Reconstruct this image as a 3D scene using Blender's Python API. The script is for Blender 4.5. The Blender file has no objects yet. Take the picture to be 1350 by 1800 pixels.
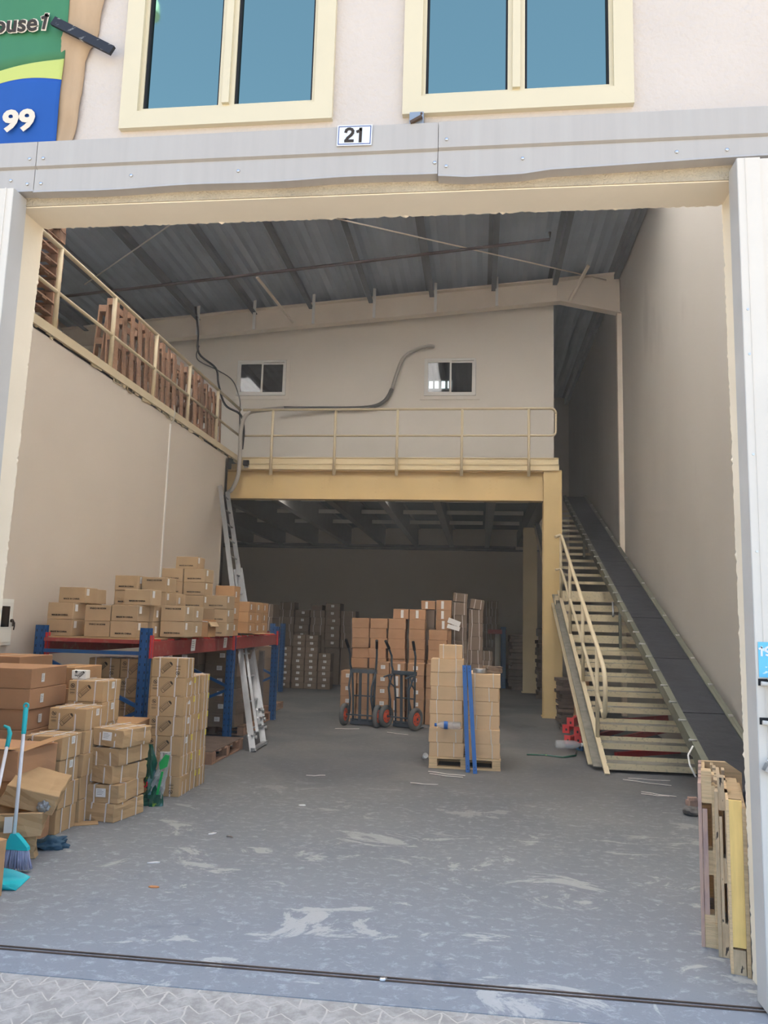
import bpy, bmesh, math, random
from mathutils import Vector, Matrix, noise
R = math.radians
C = bpy.context.scene.collection
sc = bpy.context.scene
rnd = random.Random(7)

# ---------------------------------------------------------------- camera
cam = bpy.data.cameras.new('camera')
cam.sensor_fit = 'VERTICAL'; cam.sensor_height = 24.0; cam.lens = 1384.7 * 24.0 / 1800.0
cam.clip_start = 0.05; cam.clip_end = 500
cam_o = bpy.data.objects.new('camera', cam); C.objects.link(cam_o)
r_ = Vector((0.99268537, 0.11756071, 0.02748145)); u_ = Vector((-0.0107984, -0.14025747, 0.99005618)); w_ = Vector((-0.12024619, 0.98311104, 0.13796208))
cam_o.matrix_world = Matrix(((r_.x, u_.x, -w_.x, 0), (r_.y, u_.y, -w_.y, 0), (r_.z, u_.z, -w_.z, 1.6), (0, 0, 0, 1)))
sc.camera = cam_o

# ---------------------------------------------------------------- sky, sun, exposure
world = bpy.data.worlds.new('sky'); sc.world = world; world.use_nodes = True
wn = world.node_tree; bg = wn.nodes['Background']
sky = wn.nodes.new('ShaderNodeTexSky'); sky.sky_type = 'NISHITA'; sky.sun_disc = False
sky.sun_elevation = R(58); sky.sun_rotation = R(8); sky.air_density = 1.2; sky.dust_density = 3.0; sky.ozone_density = 1.5
wn.links.new(sky.outputs['Color'], bg.inputs['Color']); bg.inputs['Strength'].default_value = 0.26
sun = bpy.data.lights.new('sun', 'SUN'); sun.energy = 15.0; sun.angle = R(1.0); sun.color = (1.0, 0.95, 0.88)
sun_o = bpy.data.objects.new('sun', sun); C.objects.link(sun_o)
sun_dir = Vector((0.14, 0.53, 0.84))          # towards the sun: high, behind the building
sun_o.rotation_euler = sun_dir.to_track_quat('Z', 'Y').to_euler()
sc.view_settings.view_transform = 'Standard'; sc.view_settings.look = 'None'; sc.view_settings.gamma = 1
sc.view_settings.use_curve_mapping = False
sc.view_settings.exposure = 1.10
sc.cycles.max_bounces = 10; sc.cycles.diffuse_bounces = 7; sc.cycles.glossy_bounces = 4; sc.cycles.transparent_max_bounces = 12

# ---------------------------------------------------------------- materials
def nodes_of(m):
    m.use_nodes = True
    nt = m.node_tree
    return nt, nt.nodes['Principled BSDF']
def mat(name, col, rough=0.7, metal=0.0, var=0.0, scale=3.0, bump=0.0, bscale=40.0, objvar=0.0, spec=0.3, col2=None, c2lo=0.5, c2hi=0.65, stretch=(1, 1, 1), detail=4, coat=0):
    m = bpy.data.materials.new(name); nt, b = nodes_of(m)
    b.inputs['Roughness'].default_value = rough; b.inputs['Metallic'].default_value = metal
    b.inputs['Specular IOR Level'].default_value = spec
    tc = nt.nodes.new('ShaderNodeTexCoord'); mp = nt.nodes.new('ShaderNodeMapping'); mp.inputs['Scale'].default_value = stretch
    nt.links.new(tc.outputs['Object'], mp.inputs['Vector'])
    vec = mp.outputs['Vector']
    rgb = nt.nodes.new('ShaderNodeRGB'); rgb.outputs[0].default_value = (*col, 1); out = rgb.outputs[0]
    if col2 is not None:
        n = nt.nodes.new('ShaderNodeTexNoise'); n.inputs['Scale'].default_value = scale; n.inputs['Detail'].default_value = detail; nt.links.new(vec, n.inputs['Vector'])
        mr = nt.nodes.new('ShaderNodeMapRange'); mr.inputs['From Min'].default_value = c2lo; mr.inputs['From Max'].default_value = c2hi; nt.links.new(n.outputs['Fac'], mr.inputs['Value'])
        mx = nt.nodes.new('ShaderNodeMix'); mx.data_type = 'RGBA'; nt.links.new(mr.outputs[0], mx.inputs[0]); nt.links.new(out, mx.inputs[6]); mx.inputs[7].default_value = (*col2, 1); out = mx.outputs[2]
    if var or objvar:
        hs = nt.nodes.new('ShaderNodeHueSaturation'); nt.links.new(out, hs.inputs['Color']); val = None
        if var:
            n = nt.nodes.new('ShaderNodeTexNoise'); n.inputs['Scale'].default_value = scale; n.inputs['Detail'].default_value = 5; nt.links.new(vec, n.inputs['Vector'])
            mr = nt.nodes.new('ShaderNodeMapRange'); mr.inputs['From Min'].default_value = 0.3; mr.inputs['From Max'].default_value = 0.7
            mr.inputs['To Min'].default_value = 1 - var; mr.inputs['To Max'].default_value = 1 + var; nt.links.new(n.outputs['Fac'], mr.inputs['Value']); val = mr.outputs[0]
        if objvar:
            oi = nt.nodes.new('ShaderNodeObjectInfo'); mr2 = nt.nodes.new('ShaderNodeMapRange'); mr2.inputs['To Min'].default_value = 1 - objvar; mr2.inputs['To Max'].default_value = 1 + objvar
            nt.links.new(oi.outputs['Random'], mr2.inputs['Value'])
            if val is None: val = mr2.outputs[0]
            else:
                mu = nt.nodes.new('ShaderNodeMath'); mu.operation = 'MULTIPLY'; nt.links.new(val, mu.inputs[0]); nt.links.new(mr2.outputs[0], mu.inputs[1]); val = mu.outputs[0]
        nt.links.new(val, hs.inputs['Value']); out = hs.outputs['Color']
    nt.links.new(out, b.inputs['Base Color'])
    if bump:
        n = nt.nodes.new('ShaderNodeTexNoise'); n.inputs['Scale'].default_value = bscale; n.inputs['Detail'].default_value = 6; nt.links.new(vec, n.inputs['Vector'])
        bp = nt.nodes.new('ShaderNodeBump'); bp.inputs['Strength'].default_value = bump; bp.inputs['Distance'].default_value = 0.02
        nt.links.new(n.outputs['Fac'], bp.inputs['Height']); nt.links.new(bp.outputs[0], b.inputs['Normal'])
    return m

M = {}
M['facade'] = mat('facade_plaster', (0.60, 0.525, 0.465), 0.9, var=0.05, scale=1.3, bump=0.5, bscale=30)
M['facade2'] = mat('sunlit_white_plaster', (0.78, 0.73, 0.65), 0.9)
M['lintel'] = mat('cream_paint', (0.86, 0.75, 0.58), 0.75, var=0.05, scale=2.0, bump=0.06, bscale=25)
M['rough_lintel'] = mat('rough_cream_render', (0.52, 0.44, 0.33), 0.9, var=0.15, scale=4.0, bump=1.0, bscale=70)
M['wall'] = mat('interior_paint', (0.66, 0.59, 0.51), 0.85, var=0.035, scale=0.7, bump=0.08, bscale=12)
M['wall_r'] = mat('interior_paint_right', (0.50, 0.47, 0.425), 0.8, var=0.05, scale=0.8, bump=0.08, bscale=12, col2=(0.41, 0.38, 0.345), c2lo=0.62, c2hi=0.75, stretch=(1, 1, .5))  # greyer copy of the wall paint: shade put into the colour, scuffs real
M['office'] = mat('office_wall_paint', (0.76, 0.71, 0.64), 0.85, var=0.03, scale=0.7)
M['clad'] = mat('white_coated_steel', (0.45, 0.41, 0.37), 0.42, var=0.04, scale=2.5, spec=0.5, col2=(0.44, 0.41, 0.37), c2lo=0.5, c2hi=0.75, stretch=(9, 1, .6))
M['clad2'] = mat('grey_steel_channel', (0.56, 0.53, 0.485), 0.45, var=0.06, scale=3, spec=0.5)
M['panel'] = mat('white_door_panel', (0.70, 0.64, 0.56), 0.5, var=0.03, scale=3, spec=0.4)
M['winframe'] = mat('cream_aluminium', (0.66, 0.57, 0.39), 0.4, var=0.02, spec=0.5)
M['gold'] = mat('golden_cream_steel', (0.66, 0.49, 0.235), 0.55, var=0.05, scale=1.5, spec=0.4)
M['gold2'] = mat('pale_cream_steel', (0.70, 0.58, 0.36), 0.55, var=0.06, scale=1.5, spec=0.4)
M['cream'] = mat('cream_rail_paint', (0.66, 0.56, 0.38), 0.5, var=0.05, scale=4, spec=0.4)
M['tread'] = mat('scuffed_cream_steel', (0.66, 0.57, 0.38), 0.6, scale=30, col2=(0.40, 0.35, 0.25), c2lo=0.55, c2hi=0.75)
M['treadtop'] = mat('worn_tread', (0.21, 0.20, 0.17), 0.8, var=0.2, scale=12)
M['rafter'] = mat('pale_rafter_steel', (0.80, 0.71, 0.60), 0.6, var=0.05, scale=1.5)
M['purlin'] = mat('galvanised_dark', (0.11, 0.12, 0.14), 0.55, metal=0.2, var=0.1)
M['roof'] = mat('roof_foil', (0.30, 0.35, 0.43), 0.55, var=0.08, scale=1.0, bump=0.2, bscale=6)
M['joist'] = mat('grey_joist', (0.20, 0.195, 0.185), 0.6, var=0.08)
M['joistl'] = mat('light_joist', (0.60, 0.58, 0.53), 0.6, var=0.08)
M['deck'] = mat('dark_green_decking', (0.09, 0.12, 0.12), 0.7)
M['darkpipe'] = mat('dark_red_pipe', (0.07, 0.045, 0.045), 0.5)
M['cable'] = mat('black_cable', (0.02, 0.02, 0.022), 0.5)
M['conduit'] = mat('grey_conduit', (0.42, 0.39, 0.35), 0.5, var=0.05)
M['conduit_d'] = mat('dark_tape_conduit', (0.13, 0.125, 0.12), 0.6)
M['white'] = mat('white_plastic', (0.78, 0.77, 0.74), 0.5)
M['label'] = mat('paper_label', (0.78, 0.77, 0.75), 0.7)
M['yellow'] = mat('yellow_label', (0.80, 0.66, 0.04), 0.6)
M['strap'] = mat('white_strap', (0.70, 0.64, 0.60), 0.45)
M['ink'] = mat('black_ink', (0.045, 0.035, 0.028), 0.7)
M['inkgrey'] = mat('grey_ink', (0.30, 0.29, 0.28), 0.7)
M['tape'] = mat('brown_tape', (0.42, 0.29, 0.17), 0.35)
def carton_mat(name, col, ov=0.07):
    m = mat(name, col, 0.85, var=0.06, scale=5, bump=0.12, bscale=14, objvar=ov, spec=0.15)
    return m
M['card_tan'] = carton_mat('cardboard_tan', (0.50, 0.335, 0.18))
M['card_grey'] = carton_mat('cardboard_greyish', (0.47, 0.345, 0.215))
M['card_red'] = carton_mat('cardboard_reddish', (0.44, 0.255, 0.145))
M['card_orange'] = carton_mat('cardboard_orange', (0.50, 0.295, 0.15))
M['card_pale'] = carton_mat('cardboard_pale', (0.68, 0.47, 0.28), 0.04)
M['card_inside'] = mat('cardboard_inside', (0.22, 0.15, 0.09), 0.9)
M['card_dark'] = carton_mat('cardboard_dull', (0.21, 0.155, 0.115), 0.12)  # shade of the dim back areas put into the cardboard colour
M['blue'] = mat('blue_rack_steel', (0.010, 0.085, 0.26), 0.4, var=0.1, scale=8, spec=0.5)
M['blue2'] = mat('bright_blue_steel', (0.012, 0.115, 0.40), 0.4, var=0.06, spec=0.5)
M['red'] = mat('red_rack_steel', (0.32, 0.055, 0.05), 0.5, scale=14, spec=0.4, col2=(0.33, 0.13, 0.11), c2lo=0.55, c2hi=0.72)
M['redb'] = mat('bright_red_steel', (0.60, 0.05, 0.05), 0.45)
M['alu'] = mat('aluminium', (0.36, 0.37, 0.38), 0.38, metal=0.7, var=0.08, scale=6)
M['steel'] = mat('galvanised_bolt', (0.6, 0.6, 0.6), 0.3, metal=0.9)
M['cart'] = mat('slate_painted_steel', (0.045, 0.065, 0.085), 0.45, spec=0.5)
M['rubber'] = mat('tyre_rubber', (0.13, 0.13, 0.125), 0.85, bump=0.3, bscale=60)
M['black'] = mat('black_rubber', (0.012, 0.012, 0.014), 0.7)
M['hub'] = mat('orange_red_hub', (0.75, 0.10, 0.035), 0.45)
M['wood'] = mat('pallet_pine', (0.62, 0.45, 0.26), 0.8, objvar=0.22, var=0.18, scale=5, stretch=(1, 6, 14), bump=0.3, bscale=12, col2=(0.42, 0.27, 0.15), c2lo=0.6, c2hi=0.75)
M['wood_y'] = mat('yellow_pine', (0.86, 0.60, 0.22), 0.75, objvar=0.06, var=0.12, scale=4, stretch=(6, 6, 1), col2=(0.10, 0.08, 0.06), c2lo=0.70, c2hi=0.72)
M['wood_p'] = mat('pinkish_plank', (0.50, 0.34, 0.27), 0.8, objvar=0.1, var=0.15, scale=5, stretch=(6, 6, 1), col2=(0.36, 0.25, 0.22), c2lo=0.5, c2hi=0.6)
M['wood_d'] = mat('stained_plank', (0.56, 0.43, 0.28), 0.85, objvar=0.1, var=0.15, scale=6, stretch=(8, 8, 2.5), col2=(0.07, 0.055, 0.045), c2lo=0.63, c2hi=0.67)
M['wood_old'] = mat('brown_pallet_wood', (0.34, 0.20, 0.13), 0.85, objvar=0.25, var=0.15, scale=5, stretch=(6, 6, 1))
M['belt'] = mat('black_belt', (0.030, 0.033, 0.042), 0.5, var=0.2, scale=3, bump=0.4, bscale=8, spec=0.4, objvar=.12)
M['belt_side'] = mat('grey_green_frame', (0.15, 0.155, 0.12), 0.5, var=0.1, spec=0.4)
M['teal'] = mat('turquoise_plastic', (0.02, 0.50, 0.56), 0.35, spec=0.5)
M['bristle'] = mat('lilac_bristles', (0.42, 0.42, 0.58), 0.8, var=0.25, scale=60, stretch=(1, 1, .05))
M['pole'] = mat('pale_broom_pole', (0.72, 0.74, 0.80), 0.35)
M['cloth'] = mat('slate_blue_cloth', (0.055, 0.105, 0.15), 0.95, var=0.15, scale=15)
M['green_film'] = mat('dark_green_film', (0.01, 0.085, 0.055), 0.25, spec=0.7, scale=9, col2=(0.15, 0.30, 0.04), c2lo=0.62, c2hi=0.65)
M['green_b'] = mat('bright_green_film', (0.02, 0.40, 0.10), 0.3, spec=0.6)
M['orange'] = mat('orange_scrap', (0.6, 0.25, 0.1), 0.6)
M['redprint'] = mat('red_print', (0.55, 0.02, 0.04), 0.5)
M['greendome'] = mat('pale_green_enamel', (0.33, 0.50, 0.42), 0.4)
M['woodstick'] = mat('black_painted_batten', (0.025, 0.027, 0.035), 0.6, scale=10, col2=(0.45, 0.44, 0.42), c2lo=0.60, c2hi=0.68, stretch=(1, 1, 3))
M['b_green'] = mat('banner_green', (0.05, 0.19, 0.09), 0.55, var=0.08)
M['b_yellow'] = mat('banner_lime', (0.50, 0.55, 0.15), 0.55)
M['b_blue'] = mat('banner_blue', (0.015, 0.085, 0.34), 0.55, var=0.08)
M['b_text'] = mat('banner_beige_text', (0.72, 0.62, 0.50), 0.6)
M['brown_cloth'] = mat('tan_fabric', (0.46, 0.32, 0.20), 0.9, var=0.12, scale=6, stretch=(1, 1, .4), bump=0.6, bscale=8)
M['plate'] = mat('plate_white', (0.72, 0.74, 0.78), 0.4)
M['plate_blue'] = mat('plate_blue_line', (0.05, 0.08, 0.25), 0.4)
M['sticker'] = mat('cyan_sticker', (0.16, 0.55, 0.78), 0.5, scale=30, col2=(0.7, 0.8, 0.85), c2lo=0.6, c2hi=0.62)
M['panelbox'] = mat('off_white_enamel', (0.80, 0.80, 0.74), 0.4)
M['darkglass'] = mat('dark_pane', (0.01, 0.012, 0.016), 0.15, spec=0.6)
M['seal'] = mat('black_gasket', (0.015, 0.015, 0.017), 0.7)
M['bundle'] = mat('folded_cardboard', (0.13, 0.095, 0.075), 0.9, objvar=0.2, var=0.2, scale=6)
M['rust'] = mat('rusty_rail', (0.10, 0.065, 0.045), 0.7, var=0.3, scale=8)
M['stone'] = mat('grey_rubble', (0.15, 0.14, 0.13), 0.9, var=.3, scale=20)

def film_mat(name, col, alpha, rough=0.15):
    m = bpy.data.materials.new(name); nt, b = nodes_of(m)
    b.inputs['Base Color'].default_value = (*col, 1); b.inputs['Roughness'].default_value = rough; b.inputs['Alpha'].default_value = alpha
    n = nt.nodes.new('ShaderNodeTexNoise'); n.inputs['Scale'].default_value = 18; bp = nt.nodes.new('ShaderNodeBump'); bp.inputs['Strength'].default_value = 0.7; bp.inputs['Distance'].default_value = .02
    nt.links.new(n.outputs['Fac'], bp.inputs['Height']); nt.links.new(bp.outputs[0], b.inputs['Normal'])
    return m
M['clear_film'] = film_mat('clear_film', (0.62, 0.62, 0.60), 0.55, 0.2)
M['bottle'] = film_mat('clear_bottle', (0.70, 0.74, 0.76), 0.35, 0.08)
M['grey_film'] = film_mat('stretch_wrap', (0.30, 0.35, 0.40), 0.35, 0.2)

def mirror_glass():
    m = bpy.data.materials.new('blue_reflective_glass'); nt, b = nodes_of(m)
    b.inputs['Metallic'].default_value = 1.0; b.inputs['Base Color'].default_value = (0.25, 0.345, 0.285, 1); b.inputs['Roughness'].default_value = 0.03
    return m
M['mirror'] = mirror_glass()
def pane_glass():
    m = bpy.data.materials.new('tinted_window_glass'); m.use_nodes = True; nt = m.node_tree; nt.nodes.clear()
    o = nt.nodes.new('ShaderNodeOutputMaterial'); mx = nt.nodes.new('ShaderNodeMixShader'); t = nt.nodes.new('ShaderNodeBsdfTransparent'); g = nt.nodes.new('ShaderNodeBsdfGlossy')
    t.inputs['Color'].default_value = (0.5, 0.52, 0.55, 1); g.inputs['Roughness'].default_value = 0.04; mx.inputs[0].default_value = 0.05
    nt.links.new(t.outputs[0], mx.inputs[1]); nt.links.new(g.outputs[0], mx.inputs[2]); nt.links.new(mx.outputs[0], o.inputs[0])
    return m
M['pane'] = pane_glass()
def sheet():
    m = bpy.data.materials.new('translucent_roof_sheet'); m.use_nodes = True; nt = m.node_tree; nt.nodes.clear()
    o = nt.nodes.new('ShaderNodeOutputMaterial'); t = nt.nodes.new('ShaderNodeBsdfTranslucent'); t.inputs['Color'].default_value = (0.87, 0.86, 0.84, 1)
    nt.links.new(t.outputs[0], o.inputs[0]); return m
M['daylight_sheet'] = sheet()  # for the unseen roof panels added to light the hall
def emit(name, col, s):
    m = bpy.data.materials.new(name); nt, b = nodes_of(m); b.inputs['Emission Color'].default_value = (*col, 1); b.inputs['Emission Strength'].default_value = s
    return m
M['lamp'] = emit('lit_tube', (0.85, 1.0, 0.9), 3.0)  # emitter of the added lamps and the imitated window reflection

def floor_mat():
    m = bpy.data.materials.new('worn_concrete'); nt, b = nodes_of(m); L = nt.links; N = nt.nodes.new
    tc = N('ShaderNodeTexCoord')
    def nz(scale, det, sx=1, sy=1, dist=0.0, rough=.5):
        mp = N('ShaderNodeMapping'); mp.inputs['Scale'].default_value = (sx, sy, 1); L.new(tc.outputs['Object'], mp.inputs['Vector'])
        n = N('ShaderNodeTexNoise'); n.inputs['Scale'].default_value = scale; n.inputs['Detail'].default_value = det; n.inputs['Distortion'].default_value = dist; n.inputs['Roughness'].default_value = rough
        L.new(mp.outputs[0], n.inputs['Vector']); return n.outputs['Fac']
    def mr(v, a, c, lo=0., hi=1.):
        x = N('ShaderNodeMapRange'); x.inputs['From Min'].default_value = a; x.inputs['From Max'].default_value = c; x.inputs['To Min'].default_value = lo; x.inputs['To Max'].default_value = hi
        L.new(v, x.inputs['Value']); return x.outputs[0]
    def mix(f, a, c):
        x = N('ShaderNodeMix'); x.data_type = 'RGBA'; L.new(f, x.inputs[0])
        if isinstance(a, tuple): x.inputs[6].default_value = (*a, 1)
        else: L.new(a, x.inputs[6])
        x.inputs[7].default_value = (*c, 1); return x.outputs[2]
    def mul(a, c):
        x = N('ShaderNodeMath'); x.operation = 'MULTIPLY'; L.new(a, x.inputs[0])
        if isinstance(c, float): x.inputs[1].default_value = c
        else: L.new(c, x.inputs[1])
        return x.outputs[0]
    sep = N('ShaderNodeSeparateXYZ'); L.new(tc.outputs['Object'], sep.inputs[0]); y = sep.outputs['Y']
    fr = mr(y, 8.5, 4.6)                       # towards the doorway: daylight painted into the base tone, plus real scuffs and dust
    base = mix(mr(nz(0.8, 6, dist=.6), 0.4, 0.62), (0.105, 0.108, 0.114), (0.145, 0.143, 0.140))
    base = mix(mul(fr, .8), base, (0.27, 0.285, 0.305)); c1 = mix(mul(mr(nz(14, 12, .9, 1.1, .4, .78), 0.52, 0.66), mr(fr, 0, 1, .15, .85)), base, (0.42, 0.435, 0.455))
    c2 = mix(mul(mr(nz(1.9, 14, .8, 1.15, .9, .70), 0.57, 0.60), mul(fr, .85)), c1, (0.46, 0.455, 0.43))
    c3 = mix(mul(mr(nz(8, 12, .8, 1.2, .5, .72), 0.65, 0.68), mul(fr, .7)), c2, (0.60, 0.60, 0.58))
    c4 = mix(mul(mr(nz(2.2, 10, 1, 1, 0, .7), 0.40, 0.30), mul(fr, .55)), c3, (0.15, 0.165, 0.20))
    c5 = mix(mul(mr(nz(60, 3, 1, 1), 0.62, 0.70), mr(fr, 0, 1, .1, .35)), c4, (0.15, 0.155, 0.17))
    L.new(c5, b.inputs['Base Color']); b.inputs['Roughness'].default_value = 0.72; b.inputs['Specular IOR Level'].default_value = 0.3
    bp = N('ShaderNodeBump'); bp.inputs['Strength'].default_value = 0.25; bp.inputs['Distance'].default_value = 0.01; L.new(nz(22, 8), bp.inputs['Height']); L.new(bp.outputs[0], b.inputs['Normal'])
    return m
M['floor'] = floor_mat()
def paving_mat():
    m = bpy.data.materials.new('interlocking_pavers'); nt, b = nodes_of(m); L = nt.links; N = nt.nodes.new
    tc = N('ShaderNodeTexCoord'); n0 = N('ShaderNodeTexNoise'); n0.inputs['Scale'].default_value = 5; n0.inputs['Detail'].default_value = 5; L.new(tc.outputs['Object'], n0.inputs['Vector'])
    wv = N('ShaderNodeTexWave'); wv.wave_type = 'BANDS'; wv.bands_direction = 'X'; wv.wave_profile = 'TRI'; wv.inputs['Scale'].default_value = 2.4; L.new(tc.outputs['Object'], wv.inputs['Vector'])
    cb = N('ShaderNodeCombineXYZ'); L.new(n0.outputs['Fac'], cb.inputs[0])
    ad = N('ShaderNodeMath'); ad.operation = 'ADD'; L.new(wv.outputs['Fac'], ad.inputs[0]); L.new(n0.outputs['Fac'], ad.inputs[1]); L.new(ad.outputs[0], cb.inputs[1])
    sc_ = N('ShaderNodeVectorMath'); sc_.operation = 'SCALE'; sc_.inputs['Scale'].default_value = 0.065; L.new(cb.outputs[0], sc_.inputs[0])
    va = N('ShaderNodeVectorMath'); va.operation = 'ADD'; L.new(tc.outputs['Object'], va.inputs[0]); L.new(sc_.outputs[0], va.inputs[1])
    br = N('ShaderNodeTexBrick'); br.inputs['Scale'].default_value = 1.0; br.inputs['Brick Width'].default_value = 0.23; br.inputs['Row Height'].default_value = 0.115; br.inputs['Mortar Size'].default_value = 0.0055; br.inputs['Mortar Smooth'].default_value = 0.5
    br.inputs['Color1'].default_value = (0.30, 0.275, 0.24, 1); br.inputs['Color2'].default_value = (0.35, 0.315, 0.275, 1); br.inputs['Mortar'].default_value = (0.55, 0.50, 0.42, 1)
    L.new(va.outputs[0], br.inputs['Vector'])
    n1 = N('ShaderNodeTexNoise'); n1.inputs['Scale'].default_value = 11; n1.inputs['Detail'].default_value = 12; n1.inputs['Roughness'].default_value = .72; L.new(tc.outputs['Object'], n1.inputs['Vector'])
    mr = N('ShaderNodeMapRange'); mr.inputs['From Min'].default_value = .43; mr.inputs['From Max'].default_value = .60; L.new(n1.outputs['Fac'], mr.inputs['Value'])
    mx = N('ShaderNodeMix'); mx.data_type = 'RGBA'; L.new(mr.outputs[0], mx.inputs[0]); L.new(br.outputs['Color'], mx.inputs[6]); mx.inputs[7].default_value = (0.46, 0.425, 0.375, 1)
    L.new(mx.outputs[2], b.inputs['Base Color']); b.inputs['Roughness'].default_value = .85
    bp = N('ShaderNodeBump'); bp.inputs['Strength'].default_value = .5; bp.inputs['Distance'].default_value = .008; L.new(n1.outputs['Fac'], bp.inputs['Height']); L.new(bp.outputs[0], b.inputs['Normal'])
    return m
M['paving'] = paving_mat()
M['yard'] = mat('dusty_yard', (0.30, 0.265, 0.21), 0.9, var=0.1, scale=0.8)

# ---------------------------------------------------------------- mesh helpers
class MB:
    def __init__(s): s.bm = bmesh.new(); s.mi = 0
    def _mat(s, faces):
        for f in faces: f.material_index = s.mi
    def box(s, x0, x1, y0, y1, z0, z1, rot=None, bev=0.0):
        r = bmesh.ops.create_cube(s.bm, size=1.0); vs = r['verts']
        c = Vector(((x0 + x1) / 2, (y0 + y1) / 2, (z0 + z1) / 2))
        for v in vs: v.co = Vector((v.co.x * (x1 - x0), v.co.y * (y1 - y0), v.co.z * (z1 - z0)))
        if rot is not None:
            for v in vs: v.co = rot @ v.co
        for v in vs: v.co += c
        fs = {f for v in vs for f in v.link_faces}; s._mat(fs)
        if bev:
            es = {e for v in vs for e in v.link_edges}
            bmesh.ops.bevel(s.bm, geom=list(es), offset=bev, segments=2, affect='EDGES', profile=.6)
        return s
    def bar(s, a, b, w, h, up=(0, 0, 1)):
        a = Vector(a); b = Vector(b); d = (b - a); L = d.length; d.normalize(); up = Vector(up)
        if abs(d.dot(up)) > .98: up = Vector((0, 1, 0))
        x = d.cross(up).normalized(); z = x.cross(d).normalized()
        rot = Matrix((x, d, z)).transposed(); c = (a + b) / 2
        r = bmesh.ops.create_cube(s.bm, size=1.0); vs = r['verts']
        for v in vs: v.co = rot @ Vector((v.co.x * w, v.co.y * L, v.co.z * h)) + c
        s._mat({f for v in vs for f in v.link_faces})
        return s
    def tube(s, pts, rad, n=10, closed=False, smooth=True):
        pts = [Vector(p) for p in pts]; rings = []; N = len(pts); prev = None
        for i, p in enumerate(pts):
            if closed: t = (pts[(i + 1) % N] - pts[i - 1]).normalized()
            else:
                t = (pts[min(i + 1, N - 1)] - pts[max(i - 1, 0)]).normalized()
            if prev is None:
                a = Vector((0, 0, 1)) if abs(t.z) < .9 else Vector((1, 0, 0)); x = t.cross(a).normalized()
            else: x = (prev - t * prev.dot(t)).normalized()
            prev = x; y = t.cross(x); rr = rad[i] if isinstance(rad, (list, tuple)) else rad
            rings.append([s.bm.verts.new(p + (x * math.cos(2 * math.pi * k / n) + y * math.sin(2 * math.pi * k / n)) * rr) for k in range(n)])
        fs = []
        for i in range(N if closed else N - 1):
            A = rings[i]; B = rings[(i + 1) % N]
            for k in range(n):
                f = s.bm.faces.new((A[k], A[(k + 1) % n], B[(k + 1) % n], B[k])); f.smooth = smooth; fs.append(f)
        if not closed:
            fs.append(s.bm.faces.new(rings[0][::-1])); fs.append(s.bm.faces.new(rings[-1]))
        s._mat(fs); return s
    def lathe(s, prof, n=24, axis='z', c=(0, 0, 0), smooth=True, cap=True):
        c = Vector(c); rings = []
        for r, h in prof:
            ring = []
            for k in range(n):
                a = 2 * math.pi * k / n; p = (r * math.cos(a), r * math.sin(a), h)
                if axis == 'x': p = (p[2], p[0], p[1])
                elif axis == 'y': p = (p[0], p[2], p[1])
                ring.append(s.bm.verts.new(Vector(p) + c))
            rings.append(ring)
        fs = []
        for A, B in zip(rings, rings[1:]):
            for k in range(n):
                f = s.bm.faces.new((A[k], A[(k + 1) % n], B[(k + 1) % n], B[k])); f.smooth = smooth; fs.append(f)
        if cap:
            fs.append(s.bm.faces.new(rings[0][::-1])); fs.append(s.bm.faces.new(rings[-1]))
        s._mat(fs); return s
    def prism(s, poly, axis, a, b):
        """poly: 2-D outline; axis 'x': (y,z), 'y': (x,z), 'z': (x,y); extruded a..b"""
        def P(p, t): return {'x': (t, p[0], p[1]), 'y': (p[0], t, p[1]), 'z': (p[0], p[1], t)}[axis]
        A = [s.bm.verts.new(P(p, a)) for p in poly]; B = [s.bm.verts.new(P(p, b)) for p in poly]; n = len(poly)
        fs = [s.bm.faces.new(A), s.bm.faces.new(B[::-1])]
        for k in range(n): fs.append(s.bm.faces.new((A[k], B[k], B[(k + 1) % n], A[(k + 1) % n])))
        s._mat(fs); return s
    def mesh(s, name, mats):
        bmesh.ops.recalc_face_normals(s.bm, faces=s.bm.faces[:])
        me = bpy.data.meshes.new(name); s.bm.to_mesh(me); s.bm.free()
        for m in (mats if isinstance(mats, (list, tuple)) else [mats]): me.materials.append(M[m])
        return me
    def build(s, name, mats, parent=None, loc=(0, 0, 0)):
        return link(name, s.mesh(name, mats), parent, loc)
def link(name, me, parent=None, loc=(0, 0, 0)):
    o = bpy.data.objects.new(name, me); C.objects.link(o); o.location = loc
    if parent is not None: o.parent = parent
    return o
LABELS = {}
def tag(o, label, cat, group=None):
    if label in LABELS or not 4 <= len(label.split()) <= 16: print('BADLABEL', len(label.split()), label)
    LABELS[label] = 1
    o['label'] = label; o['category'] = cat
    if group: o['group'] = group
    return o
def struct(o): o['kind'] = 'structure'; return o
def empty(name, loc=(0, 0, 0), rz=0.0):
    o = bpy.data.objects.new(name, None); C.objects.link(o); o.location = loc; o.rotation_euler = (0, 0, rz); o.empty_display_size = .1; return o
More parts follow.
